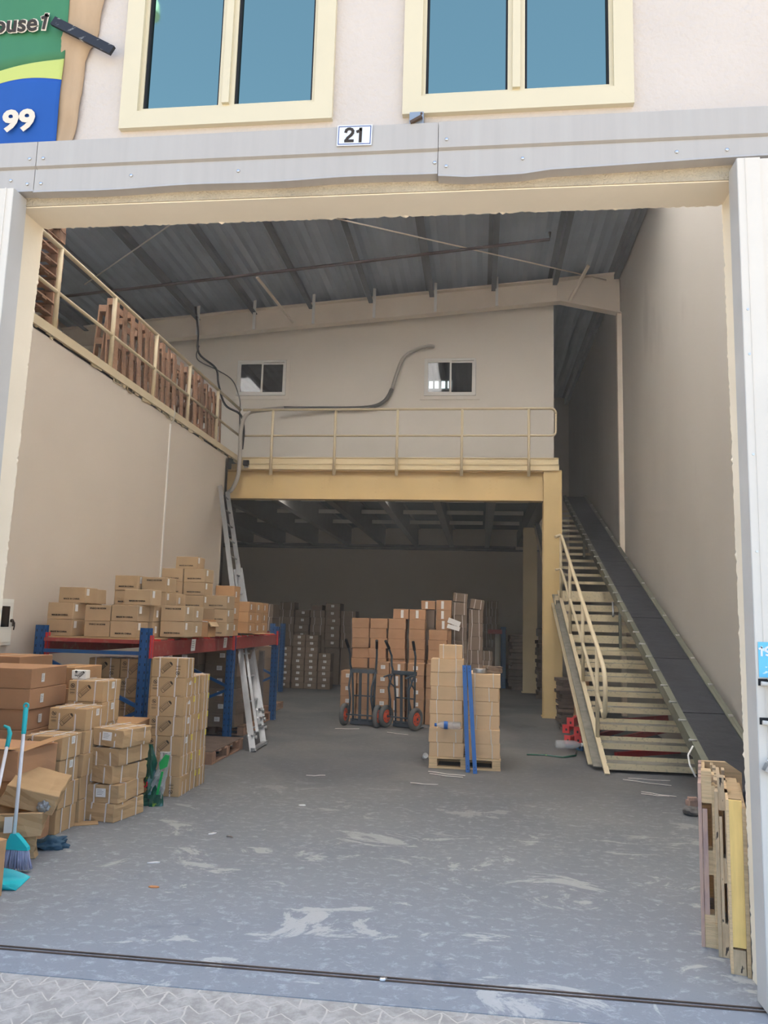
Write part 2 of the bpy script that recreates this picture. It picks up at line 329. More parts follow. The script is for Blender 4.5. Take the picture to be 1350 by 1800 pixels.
def strokes(name, glyphs, m, parent, loc, size, wid, depth=.001, slant=0.0):
    # lettering drawn as flat strokes on the local XZ plane; glyph box is .6 x 1
    G = {'2': [[(.04, .74), (.08, .88), (.2, .96), (.32, .97), (.46, .92), (.54, .8), (.52, .64), (.42, .5), (.2, .3), (.06, .07)], [(.02, .07), (.57, .07)]],
         '1': [[(.36, 0.0), (.36, .98)], [(.36, .90), (.28, .80), (.12, .74)]],
         '9': [[(.53, .66), (.48, .50), (.3, .42), (.14, .48), (.07, .66), (.13, .86), (.3, .94), (.47, .86), (.53, .66), (.53, .45), (.46, .2), (.3, .06), (.1, .10)]]}
    b = MB(); x0 = -len(glyphs) * .36
    for i, g in enumerate(glyphs):
        for pl in G[g]:
            P_ = [((x0 + i * .72 + .06 + x + slant * (z - .5)) * size, (z - .5) * size) for x, z in pl]
            for p, q in zip(P_, P_[1:]):
                d = Vector((q[0] - p[0], q[1] - p[1])).normalized() * wid * .28; yy = -.00012 * (P_.index(p) % 7)
                b.bar((p[0] - d.x, yy, p[1] - d.y), (q[0] + d.x, yy, q[1] + d.y), wid, depth, (0, 1, 0))
    return b.build(name, m, parent, loc)
_txt = {}
def text_mesh(s, size, m, depth=0.0006, bold=0.0, align='CENTER'):
    k = (s, size, m, bold, align)
    if k in _txt: return _txt[k]
    cu = bpy.data.curves.new('lettering', 'FONT'); cu.body = s; cu.size = size; cu.extrude = depth; cu.offset = bold; cu.align_x = align; cu.align_y = 'CENTER'; cu.resolution_u = 3
    o = bpy.data.objects.new('lettering', cu); C.objects.link(o)
    bpy.context.view_layer.update()
    me = bpy.data.meshes.new_from_object(o); bpy.data.objects.remove(o); me.materials.clear(); me.materials.append(M[m]); _txt[k] = me
    return me
def text(name, s, size, m, parent, loc, rot=(90, 0, 0), bold=0.0, align='CENTER', sx=1.0, depth=0.0006):
    o = link(name, text_mesh(s, size, m, depth, bold, align), parent, loc); o.rotation_euler = [R(a) for a in rot]; o.scale = (sx, 1, 1); return o

# ================================================================= SETTING
X0, X1, ZL = -2.58, 1.275, 3.84            # door opening
YO, YI = 3.87, 4.09                        # outer and inner face of the front wall
XL, XR, XF = -4.62, 2.74, -9.0             # left inner wall, right wall, far left wall
YB = 24.5
RZ = lambda x: 8.05 + (x + 5.98) * 0.08    # underside of the roof sheet
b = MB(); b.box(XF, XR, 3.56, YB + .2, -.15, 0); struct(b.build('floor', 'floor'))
b = MB(); b.box(-14, 14, 0.4, 3.56, -.16, -.004); struct(b.build('ground', 'paving'))
b = MB(); b.box(-40, 40, -45, 0.4, -.2, -.02); struct(b.build('yard_ground', 'yard'))
# front wall with opening and two window holes
wz0, wz1 = 4.35, 6.35
holes = [(-1.955, -0.87), (-0.375, 0.712)]
b = MB()
b.box(XF - 2, X0 - .085, YO, YI, 0, 4.30); b.box(X1 + .03, 6.5, YO, YI, 0, 4.30); b.box(X0 - .06, X1 + .03, YO, YI, ZL + .03, 4.30)
b.box(XF - 2, holes[0][0], YO, YI, 4.30, 9.6); b.box(holes[0][1], holes[1][0], YO, YI, 4.30, 9.6); b.box(holes[1][1], 6.5, YO, YI, 4.30, 9.6)
for h0, h1 in holes: b.box(h0, h1, YO, YI, 4.30, wz0); b.box(h0, h1, YO, YI, wz1, 9.6)
struct(b.build('wall_front', 'facade'))
# lintel soffit and reveals, slightly uneven plaster edge
def wavy_slab(name, x0, x1, y0, y1, z, th, m, amp=.006, n=60, axis='x', z2=None):
    bb = MB(); bm = bb.bm; rr = random.Random(3); rows = []
    for i in range(n + 1):
        t = i / n; j1 = (rr.random() - .5) * amp * (1.6 if rr.random() < .12 else .5)
        if axis == 'x':
            x = x0 + (x1 - x0) * t
            rows.append([bm.verts.new(p) for p in ((x, y0, z), (x, y1 - .014, z), (x, y1, z + j1), (x, y1, z + th), (x, y0, z + th))])
        else:
            zz = x0 + (x1 - x0) * t; zc = z + (z2 - z) * t
            rows.append([bm.verts.new(p) for p in ((zc, y0, zz), (zc, y1 - .014, zz), (zc + j1, y1, zz), (z + th, y1, zz), (z + th, y0, zz))])
    for A, B in zip(rows, rows[1:]):
        for k in range(5): bm.faces.new((A[k], A[(k + 1) % 5], B[(k + 1) % 5], B[k]))
    bm.faces.new(rows[0]); bm.faces.new(rows[-1][::-1])
    return struct(bb.build(name, m))
wavy_slab('trim_1', X0 - .02, X1 + .02, YO - .004, YI + .012, ZL, .034, 'lintel', .012, 220)
wavy_slab('trim_2', 0, ZL + .02, YO - .004, YI + .012, 1.284, .03, 'lintel', .009, 240, 'z', 1.262)
wavy_slab('trim_3', 0, ZL + .02, YO - .004, YI + .012, -2.642, -.025, 'lintel', .009, 240, 'z', -2.572)
b = MB(); b.box(X0 - .02, X1 + .01, YO - .012, YO, ZL + .006, 4.06); struct(b.build('trim_4', 'rough_lintel'))
# inner walls
b = MB(); b.box(XL - .16, XL, YI, 13.85, 0, 4.585); b.box(XF, XL, 13.70, 13.85, 0, 4.5); struct(b.build('wall_left', 'wall'))
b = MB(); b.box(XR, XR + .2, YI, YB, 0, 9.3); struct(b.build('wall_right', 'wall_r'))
b = MB(); b.box(XF - .2, XF, YI, YB, 0, 9.3); struct(b.build('wall_far_left', 'wall'))
b = MB(); b.box(XF, XR, YB, YB + .2, 0, 9.3); struct(b.build('wall_back', 'wall'))
# office wall on the mezzanine with two window holes
OY = 15.6
def owall():
    b = MB(); hs = [(-5.10, -4.06, 6.23, 6.98), (-1.15, -.10, 6.20, 6.97)]
    b.box(XF, hs[0][0], OY, OY + .12, 4.64, 8.0); b.box(hs[0][1], hs[1][0], OY, OY + .12, 4.64, 8.0); b.box(hs[1][1], 1.455, OY, OY + .12, 4.64, 8.0)
    for x0, x1, z0, z1 in hs: b.box(x0, x1, OY, OY + .12, 4.64, z0); b.box(x0, x1, OY, OY + .12, z1, 8.0)
    b.prism([(XF, 7.98), (1.455, 7.98), (1.455, RZ(1.455)), (XF, RZ(XF))], 'y', OY, OY + .12)
    b.box(1.36, 1.455, OY + .12, YB, 4.64, 8.45)
    struct(b.build('wall_office', 'office'))
owall()
# roof sheet (corrugated) with added unseen translucent sheets brightening the hall, purlins, rafter
FILL_Y = (4.5, 11.2)
FILL_X = [(-7.05, -6.1), (-4.65, -3.65), (-2.2, -1.15), (.3, 1.3), (1.58, 2.5)]
b = MB(); bm = b.bm; n = 120; sk = MB()
def strip(bm, xa, xb, da, db, y0, y1, th=.12):
    V = [bm.verts.new(p) for p in ((xa, y0, RZ(xa) + da), (xa, y1, RZ(xa) + da), (xb, y1, RZ(xb) + db), (xb, y0, RZ(xb) + db), (xa, y0, RZ(xa) + da + th), (xa, y1, RZ(xa) + da + th), (xb, y1, RZ(xb) + db + th), (xb, y0, RZ(xb) + db + th))]
    for f in ((0, 1, 2, 3), (7, 6, 5, 4), (0, 4, 5, 1), (1, 5, 6, 2), (2, 6, 7, 3), (3, 7, 4, 0)): bm.faces.new([V[i] for i in f])
for i in range(n):
    xa = XF - .2 + (XR + .4 - XF) * i / n; xb = XF - .2 + (XR + .4 - XF) * (i + 1) / n; da = .012 if i % 2 else -.012
    if any(p - .02 < (xa + xb) / 2 < q + .02 for p, q in FILL_X):
        strip(bm, xa, xb, da, -da, YI, FILL_Y[0]); strip(bm, xa, xb, da, -da, FILL_Y[1], YB + .2)
    else: strip(bm, xa, xb, da, -da, YI, YB + .2)
for k, (p, q) in enumerate(FILL_X):
    g = MB(); strip(g.bm, p - .1, q + .1, 0, 0, FILL_Y[0] - .05, FILL_Y[1] + .05, .004); struct(g.build('skylight_panel', 'daylight_sheet', None, (0, 0, .14)))
struct(b.build('ceiling', 'roof'))
for i, px in enumerate([-8.45, -7.2, -5.98, -4.75, -3.55, -2.3, -1.05, .2, 1.42, 2.62]):
    z = RZ(px) - .005; b = MB()
    b.box(px - .008, px + .008, YI + .02, YB - .05, z - .24, z - .02); b.box(px - .09, px + .008, YI + .02, YB - .05, z - .035, z - .02); b.box(px - .008, px + .09, YI + .02, YB - .05, z - .25, z - .235)
    o = b.build('roof_purlin', 'purlin'); o['kind'] = 'structure'
def rafter():
    RY = 15.33; x0, x1, x2 = XF + .05, 1.45, XR - .02
    top = lambda x: 8.01 + (x + 5.98) * .0785 - .14
    bot = lambda x: 7.50 + (x + 5.1) * .081
    b = MB()
    poly = [(x0, bot(x0)), (x1, bot(x1)), (x1 + .1, bot(x1)), (x2, 7.76), (x2, top(x2) + .04), (x1, top(x1)), (x0, top(x0))]
    b.prism(poly, 'y', RY - .012, RY + .012)
    for A, B in (((x0, top(x0)), (x2, top(x2) + .04)), ((x0, bot(x0)), (x1 + .1, bot(x1))), ((x1 + .1, bot(x1)), (x2, 7.76))):
        b.bar((A[0], RY, A[1]), (B[0], RY, B[1]), .2, .02)
    b.box(x1 + .05, x1 + .07, RY - .09, RY + .09, bot(x1), top(x1) + .03)
    struct(b.build('roof_beam', 'rafter'))
    for px in (-5.9, -4.69, -3.44, -2.18, -.93, .30):
        b = MB(); zz = bot(px); b.bar((px, RY - .12, zz + .0), (px + .0, RY - .12, zz + .72), .055, .03, (0, 1, 0))
        o = struct(b.build('beam_bracket', 'white'))
    b = MB(); b.box(XR - .09, XR - .0, RY - .06, RY + .06, 0, 7.78); struct(b.build('trim_6', 'rafter'))
rafter()
b = MB(); b.bar((-4.18, 13.6, 7.92), (-3.86, 15.2, 7.66), .05, .03); struct(b.build('fly_brace', 'rafter'))
b = MB(); b.bar((2.02, 14.6, 8.45), (1.72, 15.2, 8.0), .05, .05); struct(b.build('fly_brace', 'rafter'))
t = MB(); t.tube([(-8.0, 13, 7.33), (-4, 13, 7.70), (1.15, 13, 8.19), (1.15, 13, 8.32)], .028, 8); struct(t.build('ceiling_pipe', 'darkpipe'))
t = MB(); t.tube([(-2.7, 11.6, 8.05), (2.45, 15.27, 8.45)], .012, 6); struct(t.build('bracing_rod', 'rafter'))
t = MB(); t.tube([(-3.6, 10.4, 7.95), (-7.36, 13.2, 7.68)], .012, 6); struct(t.build('bracing_rod', 'joistl'))

# ---------------------------------------------------------------- mezzanine
b = MB(); b.box(XF, 1.45, 14.52, YB, 4.53, 4.655); b.box(XF, XL, YI, 14.52, 4.53, 4.655); struct(b.build('mezzanine_floor', 'deck'))
b = MB(); b.box(XL - .03, XL + .03, YI, 14.5, 4.562, 4.665)
rr = random.Random(11)
for k in range(90):
    y = rr.uniform(5, 14.2); b.box(XL - .005, XL + .016, y, y + rr.uniform(.04, .16), 4.562 - rr.uniform(.005, .05), 4.57)
struct(b.build('trim_7', 'cream'))
b = MB(); b.box(-4.75, 1.43, 14.46, 14.52, 4.545, 4.665); b.box(-4.75, 1.43, 14.44, 14.46, 4.650, 4.665)
b.box(-4.75, 1.44, 14.45, 14.52, 4.43, 4.535); b.box(-4.75, 1.44, 14.43, 14.45, 4.425, 4.437); b.box(-4.75, 1.44, 14.435, 14.45, 4.525, 4.537); struct(b.build('trim_8', 'gold2'))
b = MB(); b.box(-9, 1.16, 14.56, 14.58, 3.88, 4.42); b.box(-9, 1.16, 14.46, 14.68, 4.405, 4.425); b.box(-9, 1.16, 14.46, 14.68, 3.865, 3.885)
for bx in (-4.018, -2.932, -1.897, -.826, .237):
    for i in range(2):
        for k in range(4): b.box(bx - .06 + i * .12, bx - .035 + i * .12, 14.548, 14.56, 4.02 + k * .075, 4.045 + k * .075)
struct(b.build('mezzanine_beam', 'gold'))
b = MB(); b.box(1.16, 1.49, 14.47, 14.49, 0, 4.44); b.box(1.16, 1.49, 14.76, 14.78, 0, 4.44); b.box(1.30, 1.33, 14.49, 14.76, 0, 4.44); b.box(1.14, 1.51, 14.45, 14.80, 0, .02); struct(b.build('steel_column', 'gold'))
b = MB(); b.box(1.09, 1.42, 19.6, 19.62, 0, 4.0); b.box(1.09, 1.42, 19.86, 19.88, 0, 4.0); b.box(1.24, 1.27, 19.62, 19.86, 0, 4.0); b.box(1.06, 1.45, 19.57, 19.9, 0, .02); struct(b.build('steel_column', 'gold2'))
for bx in [-8.3, -7.2, -6.15, -5.08, -4.018, -2.932, -1.897, -.826, .237]:
    b = MB(); b.box(bx - .01, bx + .01, 14.6, YB, 3.93, 4.5); b.box(bx - .075, bx + .075, 14.6, YB, 3.915, 3.93); b.box(bx - .075, bx + .075, 14.6, YB, 4.50, 4.515)
    struct(b.build('floor_joist', 'joist'))
for k, (ya) in enumerate((17.2, 19.15, 21.1)):
    bxs = [-7.2, -6.15, -5.08, -4.018, -2.932, -1.897, -.826, .237, 1.2]
    for xa, xb in zip(bxs, bxs[1:]):
        b = MB(); b.box(xa + .03, xb - .14, ya, ya + .012, 4.24, 4.33); b.box(xa + .03, xb - .14, ya, ya + .06, 4.33, 4.34); struct(b.build('cross_joist', 'joistl'))
b = MB(); b.box(1.15, 1.4, 14.8, YB, 4.0, 4.42); struct(b.build('floor_joist', 'joist'))
t = MB(); t.tube([(-8.9, 24.2, 3.93), (1.1, 24.2, 3.93)], .05, 8); t.tube([(-8.9, 24.25, 3.85), (2.6, 24.25, 3.85)], .03, 8); struct(t.build('ceiling_pipe', 'joist'))
# mezzanine railing along the front
def rail_front():
    e = empty('guard_rail', (-1.6, 14.42, 4.3)); o = lambda p: (p[0] + 1.6, p[1] - 14.42, p[2] - 4.3)
    tag(e, 'cream tubular guard rail along the front edge of the mezzanine', 'railing')
    y = 14.40; pts = [(-4.56, y, 5.585), (1.28, y, 5.585)]
    for k in range(5): a = math.pi / 2 * (k + 1) / 5; pts.append((1.28 + .1 * math.sin(a), y, 5.485 + .1 * math.cos(a)))
    for k in range(6): a = math.pi / 2 * k / 5; pts.append((1.30 + .08 * math.cos(a), y, 5.153 - .08 * math.sin(a)))
    pts += [(-4.56, y, 5.073)]
    t = MB(); t.tube([o(p) for p in pts[:7]], .024, 10); t.build('top_rail', 'cream', e)
    t = MB(); t.tube([o(p) for p in pts[6:]], .02, 10); t.build('mid_rail', 'cream', e)
    for x in (-3.965, -2.74, -1.55, -.339, .89):
        t = MB(); t.tube([o((x, y, 4.31)), o((x, y, 5.57))], .026, 10); t.box(x + 1.6 - .03, x + 1.6 + .03, .0, .03, .03, .15); t.build('post', 'cream', e)
rail_front()
def rail_left():
    e = empty('guard_rail', (XL, 10, 4.65)); tag(e, 'cream tubular guard rail along the loft edge above the left wall', 'railing')
    t = MB(); t.tube([(0, -5.8, .94), (0, 4.4, .94)], .026, 10); t.build('top_rail', 'cream', e)
    t = MB(); t.tube([(0, -5.8, .43), (0, 4.4, .43)], .022, 10); t.build('mid_rail', 'cream', e)
    for y in (5.1, 6.42, 7.737, 9.055, 10.37, 11.71, 13.09):
        t = MB(); t.tube([(0, y - 10, -.02), (0, y - 10, .93)], .028, 10); t.build('post', 'cream', e)
rail_left()

# added fill lamps to brighten under the mezzanine, hidden behind the main beam
for k, x in enumerate((-5.6, -3.45, -1.35)):
    e = empty('ceiling_light', (x, 15.35, 4.3)); e['kind'] = 'structure'
    b = MB(); b.box(-.6, .6, -.04, .04, .03, .08); b.box(-.4, -.38, -.01, .01, .08, .22); b.box(.38, .4, -.01, .01, .08, .22); b.build('lamp_housing', 'white', e)
    t = MB(); t.tube([(-.58, 0, .012), (.58, 0, .012)], .013, 8); t.build('lamp_tube', 'lamp', e)
    la = bpy.data.lights.new('batten_light', 'AREA'); la.shape = 'RECTANGLE'; la.size = 1.15; la.size_y = .05; la.energy = 11; la.color = (1.0, .93, .85)
    lo = bpy.data.objects.new('batten_light', la); C.objects.link(lo); lo.parent = e; lo.location = (0, 0, -.01)
# ---------------------------------------------------------------- windows
def office_window(n, x0, x1, z0, z1):
    e = empty('window_%d' % n, ((x0 + x1) / 2, OY, z0)); e['kind'] = 'structure'; w = (x1 - x0) / 2; h = z1 - z0
    b = MB()
    for q in ((-w, w, 0, .075), (-w, w, h - .075, h), (-w, -w + .075, .075, h - .075), (w - .075, w, .075, h - .075)): b.box(q[0], q[1], -.02, .02, q[2], q[3])
    b.build('window_trim', 'office', e)
    w2 = w - .085; b = MB()
    for q in ((-w2, w2, .085, .13), (-w2, w2, h - .13, h - .085), (-w2, -w2 + .04, .13, h - .13), (w2 - .04, w2, .13, h - .13)): b.box(q[0], q[1], -.035, .05, q[2], q[3])
    b.build('window_frame', 'white', e)
    for s, y in ((-1, -.02), (1, .01)):
        a0, a1 = (-w2 + .04, .03) if s < 0 else (-.02, w2 - .04)
        b = MB()
        for q in ((a0, a1, .13, .165), (a0, a1, h - .165, h - .13), (a0, a0 + .035, .165, h - .165), (a1 - .035, a1, .165, h - .165)): b.box(q[0], q[1], y, y + .025, q[2], q[3])
        sh = b.build('sash', 'white', e)
        b = MB(); b.box(a0 + .035, a1 - .035, y + .01, y + .015, .165, h - .165); b.build('window_pane', 'pane', sh)
office_window(1, -5.19, -3.97, 6.14, 7.07)
office_window(2, -1.235, -.02, 6.11, 7.06)
def facade_window(n, x0, x1):
    e = empty('window_%d' % n, ((x0 + x1) / 2, YO, 4.277)); e['kind'] = 'structure'; w = (x1 - x0) / 2; H = 2.2
    b = MB(); f = .10
    b.prism([(-w, 0), (w, 0), (w - f, f), (-w + f, f)], 'y', -.035, .05); b.prism([(-w, 0), (-w + f, f), (-w + f, H - f), (-w, H)], 'y', -.0352, .05); b.prism([(w, 0), (w, H), (w - f, H - f), (w - f, f)], 'y', -.0352, .05); b.prism([(-w, H), (-w + f, H - f), (w - f, H - f), (w, H)], 'y', -.035, .05)
    for q in ((-w + f, w - f, f, f + .028), (-w + f, -w + f + .02, f + .028, H - f), (w - f - .02, w - f, f + .028, H - f), (-.045, .045, f + .028, H - f)): b.box(q[0], q[1], -.01, .05, q[2], q[3])
    b.box(-.02, .02, -.03, .0, f + .028, H - f)
    b.build('window_frame', 'winframe', e)
    for a0, a1 in ((-w + f + .02, -.045), (.045, w - f - .02)):
        b = MB(); b.box(a0, a0 + .012, .0, .018, f + .028, H - f); b.box(a1 - .01, a1, .0, .018, f + .028, H - f); b.build('gasket', 'seal', e)
        b = MB(); b.box(a0, a1, .018, .03, f + .028, H - f); b.build('window_pane', 'mirror', e)
facade_window(3, -2.017, -.812); facade_window(4, -.431, .768)
# glowing blocks imitating facade windows reflected in the office glass
e = empty('ceiling_light', (-.9, 17.0, 6.86)); tag(e, 'lit fluorescent fitting glowing behind the right office window', 'light')
for x in (-1.105, -.975, -.83, -.69):
    b = MB(); b.box(x + .9 - .04, x + .9 + .04, -.015, .015, -.08, .08, bev=.008); b.build('lamp_tube', 'lamp', e)
b = MB(); b.box(-.28, .28, .02, .06, -.12, .12); b.tube([(0, .04, .1), (0, .04, 1.3)], .012, 6); b.build('lamp_housing', 'joist', e)

# ---------------------------------------------------------------- cladding over the door
def cladding():
    segs = [(-6.0, -2.46, 0.0), (-2.463, -.235, 0.0), (-.232, 5.5, .004)]
    for i, (a, c, off) in enumerate(segs):
        b = MB(); bm = b.bm; n = 40; rows = []; rr = random.Random(i + 2)
        for k in range(n + 1):
            x = a + (c - a) * k / n; y = 3.795 - off
            if i == 1: dz = -.010 + .02 * (x + 2.46) / 2.2 + .004 * math.sin(x * 7)
            elif i == 2: t = min(1, max(0, (x + .23) / 1.4)); dz = (-.008 + .035 * t ** 1.5 - (.014 if .1 < x + .2 < .45 else 0)) if x < 1.3 else .03
            else: dz = 0
            zb = 3.895 + dz; zt = 4.195; zm = 4.035
            prof = [(3.865, zb), (y - .004, zb), (y, zb + .012), (y, zm - .012), (y + .018, zm - .004), (y + .018, zm + .004), (y, zm + .012), (y, zt - .004), (y + .004, zt), (3.865, zt + .01)]
            rows.append([bm.verts.new((x, p[0], p[1])) for p in prof])
        L = len(rows[0])
        for A, B in zip(rows, rows[1:]):
            for k in range(L): bm.faces.new((A[k], A[(k + 1) % L], B[(k + 1) % L], B[k]))
        bm.faces.new(rows[0]); bm.faces.new(rows[-1][::-1])
        o = b.build('trim_%d' % (20 + i), 'clad'); struct(o)
        sx = {0: (-2.50, -2.60), 1: (-2.42, -1.30, -.25, -1.9), 2: (-.19, .2, .96, 1.2)}[i]
        for q, x in enumerate(sx):
            for z in ((3.94, 4.09) if q == 0 else (3.965,)):
                s = MB(); s.lathe([(.009, 0), (.009, -.004), (.004, -.006)], 10, 'y', (x, 3.794 - off, z)); struct(s.build('trim_screw', 'steel'))
cladding()
# left sliding door leaf, pushed open; its edge faces the opening
b = MB(); b.box(-3.9, -2.54, 3.735, 3.865, 0.012, 3.885)
for x in (-2.585, -2.63, -2.9, -3.2, -3.5): b.box(x, x + .008, 3.729, 3.735, 0.012, 3.885)
struct(b.build('door_1', 'panel'))
b = MB(); b.box(-2.54, -2.537, 3.737, 3.863, 0.012, 3.885); struct(b.build('trim_30', 'clad2'))
# right sliding door leaf with bolts, handle and padlock
e = empty('door_2', (1.229, 3.735, .012)); e['kind'] = 'structure'
Q = lambda x, z: (x - 1.229, z - .012)
b = MB(); b.box(0, .105, 0, .13, 0, 3.873); b.box(.105, 1.9, .012, .13, 0, 3.873); b.box(.034, .037, -.003, .0, 0, 3.873)
for x in (.2, .5, .8, 1.1): b.box(x, x + .008, .006, .012, 0, 3.873)
b.build('door_leaf', 'panel', e)
b = MB(); b.box(-.003, 0, .002, .128, 0, 3.873); b.build('door_edge', 'clad2', e)
for z in (3.1, 2.88, 1.95, 2.4): b = MB(); b.lathe([(.006, -.003), (.006, 0)], 10, 'y', (.022, 0, z)); b.build('screw', 'steel', e)
for z in (1.358, 1.19):
    b = MB(); b.box(.006, .052, -.004, .0, z - .004, z + .026); b.build('bolt_slot', 'seal', e)
    t = MB(); t.tube([(.014, -.014, z + .006), (.07, -.018, z + .002)], .010, 10); t.build('bolt', 'panel', e)
t = MB(); t.tube([(.058, -.045, 1.13), (.05, -.045, 1.41)], .012, 10); t.box(.045, .06, -.045, 0, 1.16, 1.17); t.box(.045, .06, -.045, 0, 1.38, 1.39); t.build('door_handle', 'panel', e)
b = MB(); b.box(.010, .050, -.05, -.01, .985, 1.02, Matrix.Rotation(.5, 3, 'Y')); b.build('padlock', 'alu', e)
t = MB(); t.tube([(.02 + .01 * k, -.03, 1.035 - .004 * k + .02 * math.sin(k / 8 * 3.1)) for k in range(9)], .005, 8); t.build('lock_shackle', 'steel', e)
b = MB(); b.box(.010, .16, -.0035, -.003, 1.39, 1.545); b.build('sticker', 'sticker', e)
strokes('lettering', '19', 'label', e, (.036, -.0050, 1.505), .040, .0085)
# threshold track
b = MB(); b.box(-9, 6, 3.775, 3.783, -.01, .006); b.box(-9, 6, 3.805, 3.813, -.01, .006); b.box(-9, 6, 3.783, 3.805, -.02, -.002); struct(b.build('trim_33', 'rust'))
b = MB(); b.lathe([(.02, 0), (.02, .008), (.012, .012)], 12, 'z', (-.41, 3.79, .0)); struct(b.build('trim_34', 'steel'))

# ================================================================= FACADE OBJECTS
def num_plate():
    e = empty('number_plate', (-.675, 3.785, 4.135)); tag(e, 'white number plate reading 21 above the warehouse door', 'sign')
    e.rotation_euler = (0, R(1.0), 0)
    w, h = .093, .058
    b = MB(); b.box(-w, w, 0, .004, -h, h); b.build('plate', 'plate', e)
    b = MB()
    for q in ((-w + .006, w - .006, -h + .006, -h + .010), (-w + .006, w - .006, h - .010, h - .006), (-w + .006, -w + .010, -h + .01, h - .01), (w - .010, w - .006, -h + .01, h - .01)): b.box(q[0], q[1], -.001, .0, q[2], q[3])
    b.build('border', 'plate_blue', e)
    strokes('number', '21', 'ink', e, (0, -.0018, .0), .076, .0155)
num_plate()
def banner():
    e = empty('banner', (-2.75, 3.835, 4.17)); tag(e, 'green, lime and blue printed vinyl banner hung at the left window side', 'banner')
    W = .99
    def P(u, z): return (-.62 + u * W, -.008 * math.sin(u * 9 + z * 2) - .005 * math.sin(z * 9 + u * 5), z)
    z1 = lambda u: .405 + .03 * math.sin((u - .55) * 5.5)
    z2 = lambda u: .475 + .10 * max(0, (u - .45)) ** 1.1 * 1.6 + .004 * math.sin(u * 9)
    parts = [('blue_field', 'b_blue', lambda u: 0.0, z1), ('lime_band', 'b_yellow', z1, z2), ('green_field', 'b_green', z2, lambda u: 1.6)]
    for nm, m, lo, hi in parts:
        b = MB(); bm = b.bm; nx, nz = 40, 14
        g = [[bm.verts.new(P(i / nx, lo(i / nx) + (hi(i / nx) - lo(i / nx)) * k / nz)) for k in range(nz + 1)] for i in range(nx + 1)]
        for i in range(nx):
            for k in range(nz): f = bm.faces.new((g[i][k], g[i + 1][k], g[i + 1][k + 1], g[i][k + 1])); f.smooth = True
        o = b.build(nm, m, e); s_ = o.modifiers.new('th', 'SOLIDIFY'); s_.thickness = .003; s_.offset = 1
    text('lettering', 'ouse', .15, 'ink', e, (.205, -.022, .775), bold=.0035, align='RIGHT', sx=.95)
    text('lettering_outline', 'ouse', .15, 'b_text', e, (.209, -.019, .775), bold=.0085, align='RIGHT', sx=.95)
    strokes('lettering', '1', 'ink', e, (.245, -.0235, .782), .092, .017, slant=.12); strokes('lettering_outline', '1', 'b_text', e, (.245, -.019, .782), .098, .030, slant=.12)
    text('lettering', '99', .175, 'b_text', e, (.245, -.022, .165), bold=.007, align='RIGHT', sx=1.12)
banner()
def fabric():
    b = MB(); bm = b.bm; n = 40; rows = []
    for k in range(n + 1):
        v = k / n; z = 4.19 + v * 1.5
        xr = -2.30 + .05 * math.sin(v * 2.2) + .10 * v + .008 * math.sin(v * 21) - (.035 * max(0, 1 - abs(v - .35) * 8)) + (.02 if v > .42 else 0)
        row = []
        for i in range(9):
            u = i / 8; x = -2.50 + (xr + 2.50) * u; y = 3.858 - .012 * math.sin(u * 8 + v * 4) ** 2 - .004 * math.sin(v * 30 + u * 3)
            row.append(bm.verts.new((x + 2.4, y - 3.85, z - 4.19)))
        rows.append(row)
    for A, B in zip(rows, rows[1:]):
        for i in range(8): f = bm.faces.new((A[i], A[i + 1], B[i + 1], B[i])); f.smooth = True
    o = b.build('hanging_fabric', 'brown_cloth', None, (-2.4, 3.85, 4.19)); s = o.modifiers.new('th', 'SOLIDIFY'); s.thickness = .005; s.offset = 0
    tag(o, 'wrinkled tan fabric strip hanging on the facade behind the banner edge', 'fabric')
fabric()
b = MB(); b.bar((-.205, 0, .115), (.165, 0, -.095), .02, .052, (0, 0, 1)); o = b.build('wooden_batten', 'woodstick', None, (-2.235, 3.80, 4.822)); tag(o, 'black scuffed wooden batten nailed slanting over the tan fabric', 'batten')
e = empty('street_lamp', (-5.75, -2.5, 0)); tag(e, 'street lamp with a pale green dome, seen reflected in the left upper window', 'lamp')
b = MB(); b.lathe([(.27, 0.0), (.30, .0), (.31, .06), (.27, .40), (.16, .62), (.06, .72)], 24); o = b.build('lamp_shade', 'greendome', e, (.70, 0, 10.6)); o.scale = (.5, .5, .5)
t = MB(); t.tube([(-.9, 0, 0), (-.9, 0, 11.2), (-.8, 0, 11.3), (.6, 0, 11.35), (.7, 0, 11.25), (.7, 0, 10.9)], .06, 10); t.build('lamp_arm', 'greendome', e)
e = empty('junction_box', (-.351, 3.80, 4.175)); tag(e, 'small tarnished metal bracket box under the right upper window', 'bracket')
b = MB(); b.box(-.038, .038, 0, .06, 0, .088, bev=.004); b.build('box_body', 'alu', e)
b = MB(); b.bar((-.03, -.008, .02), (.03, -.012, .05), .018, .014); b.lathe([(.006, -.004), (.006, 0)], 8, 'y', (.026, -.0, .075)); b.build('clamp', 'rust', e)

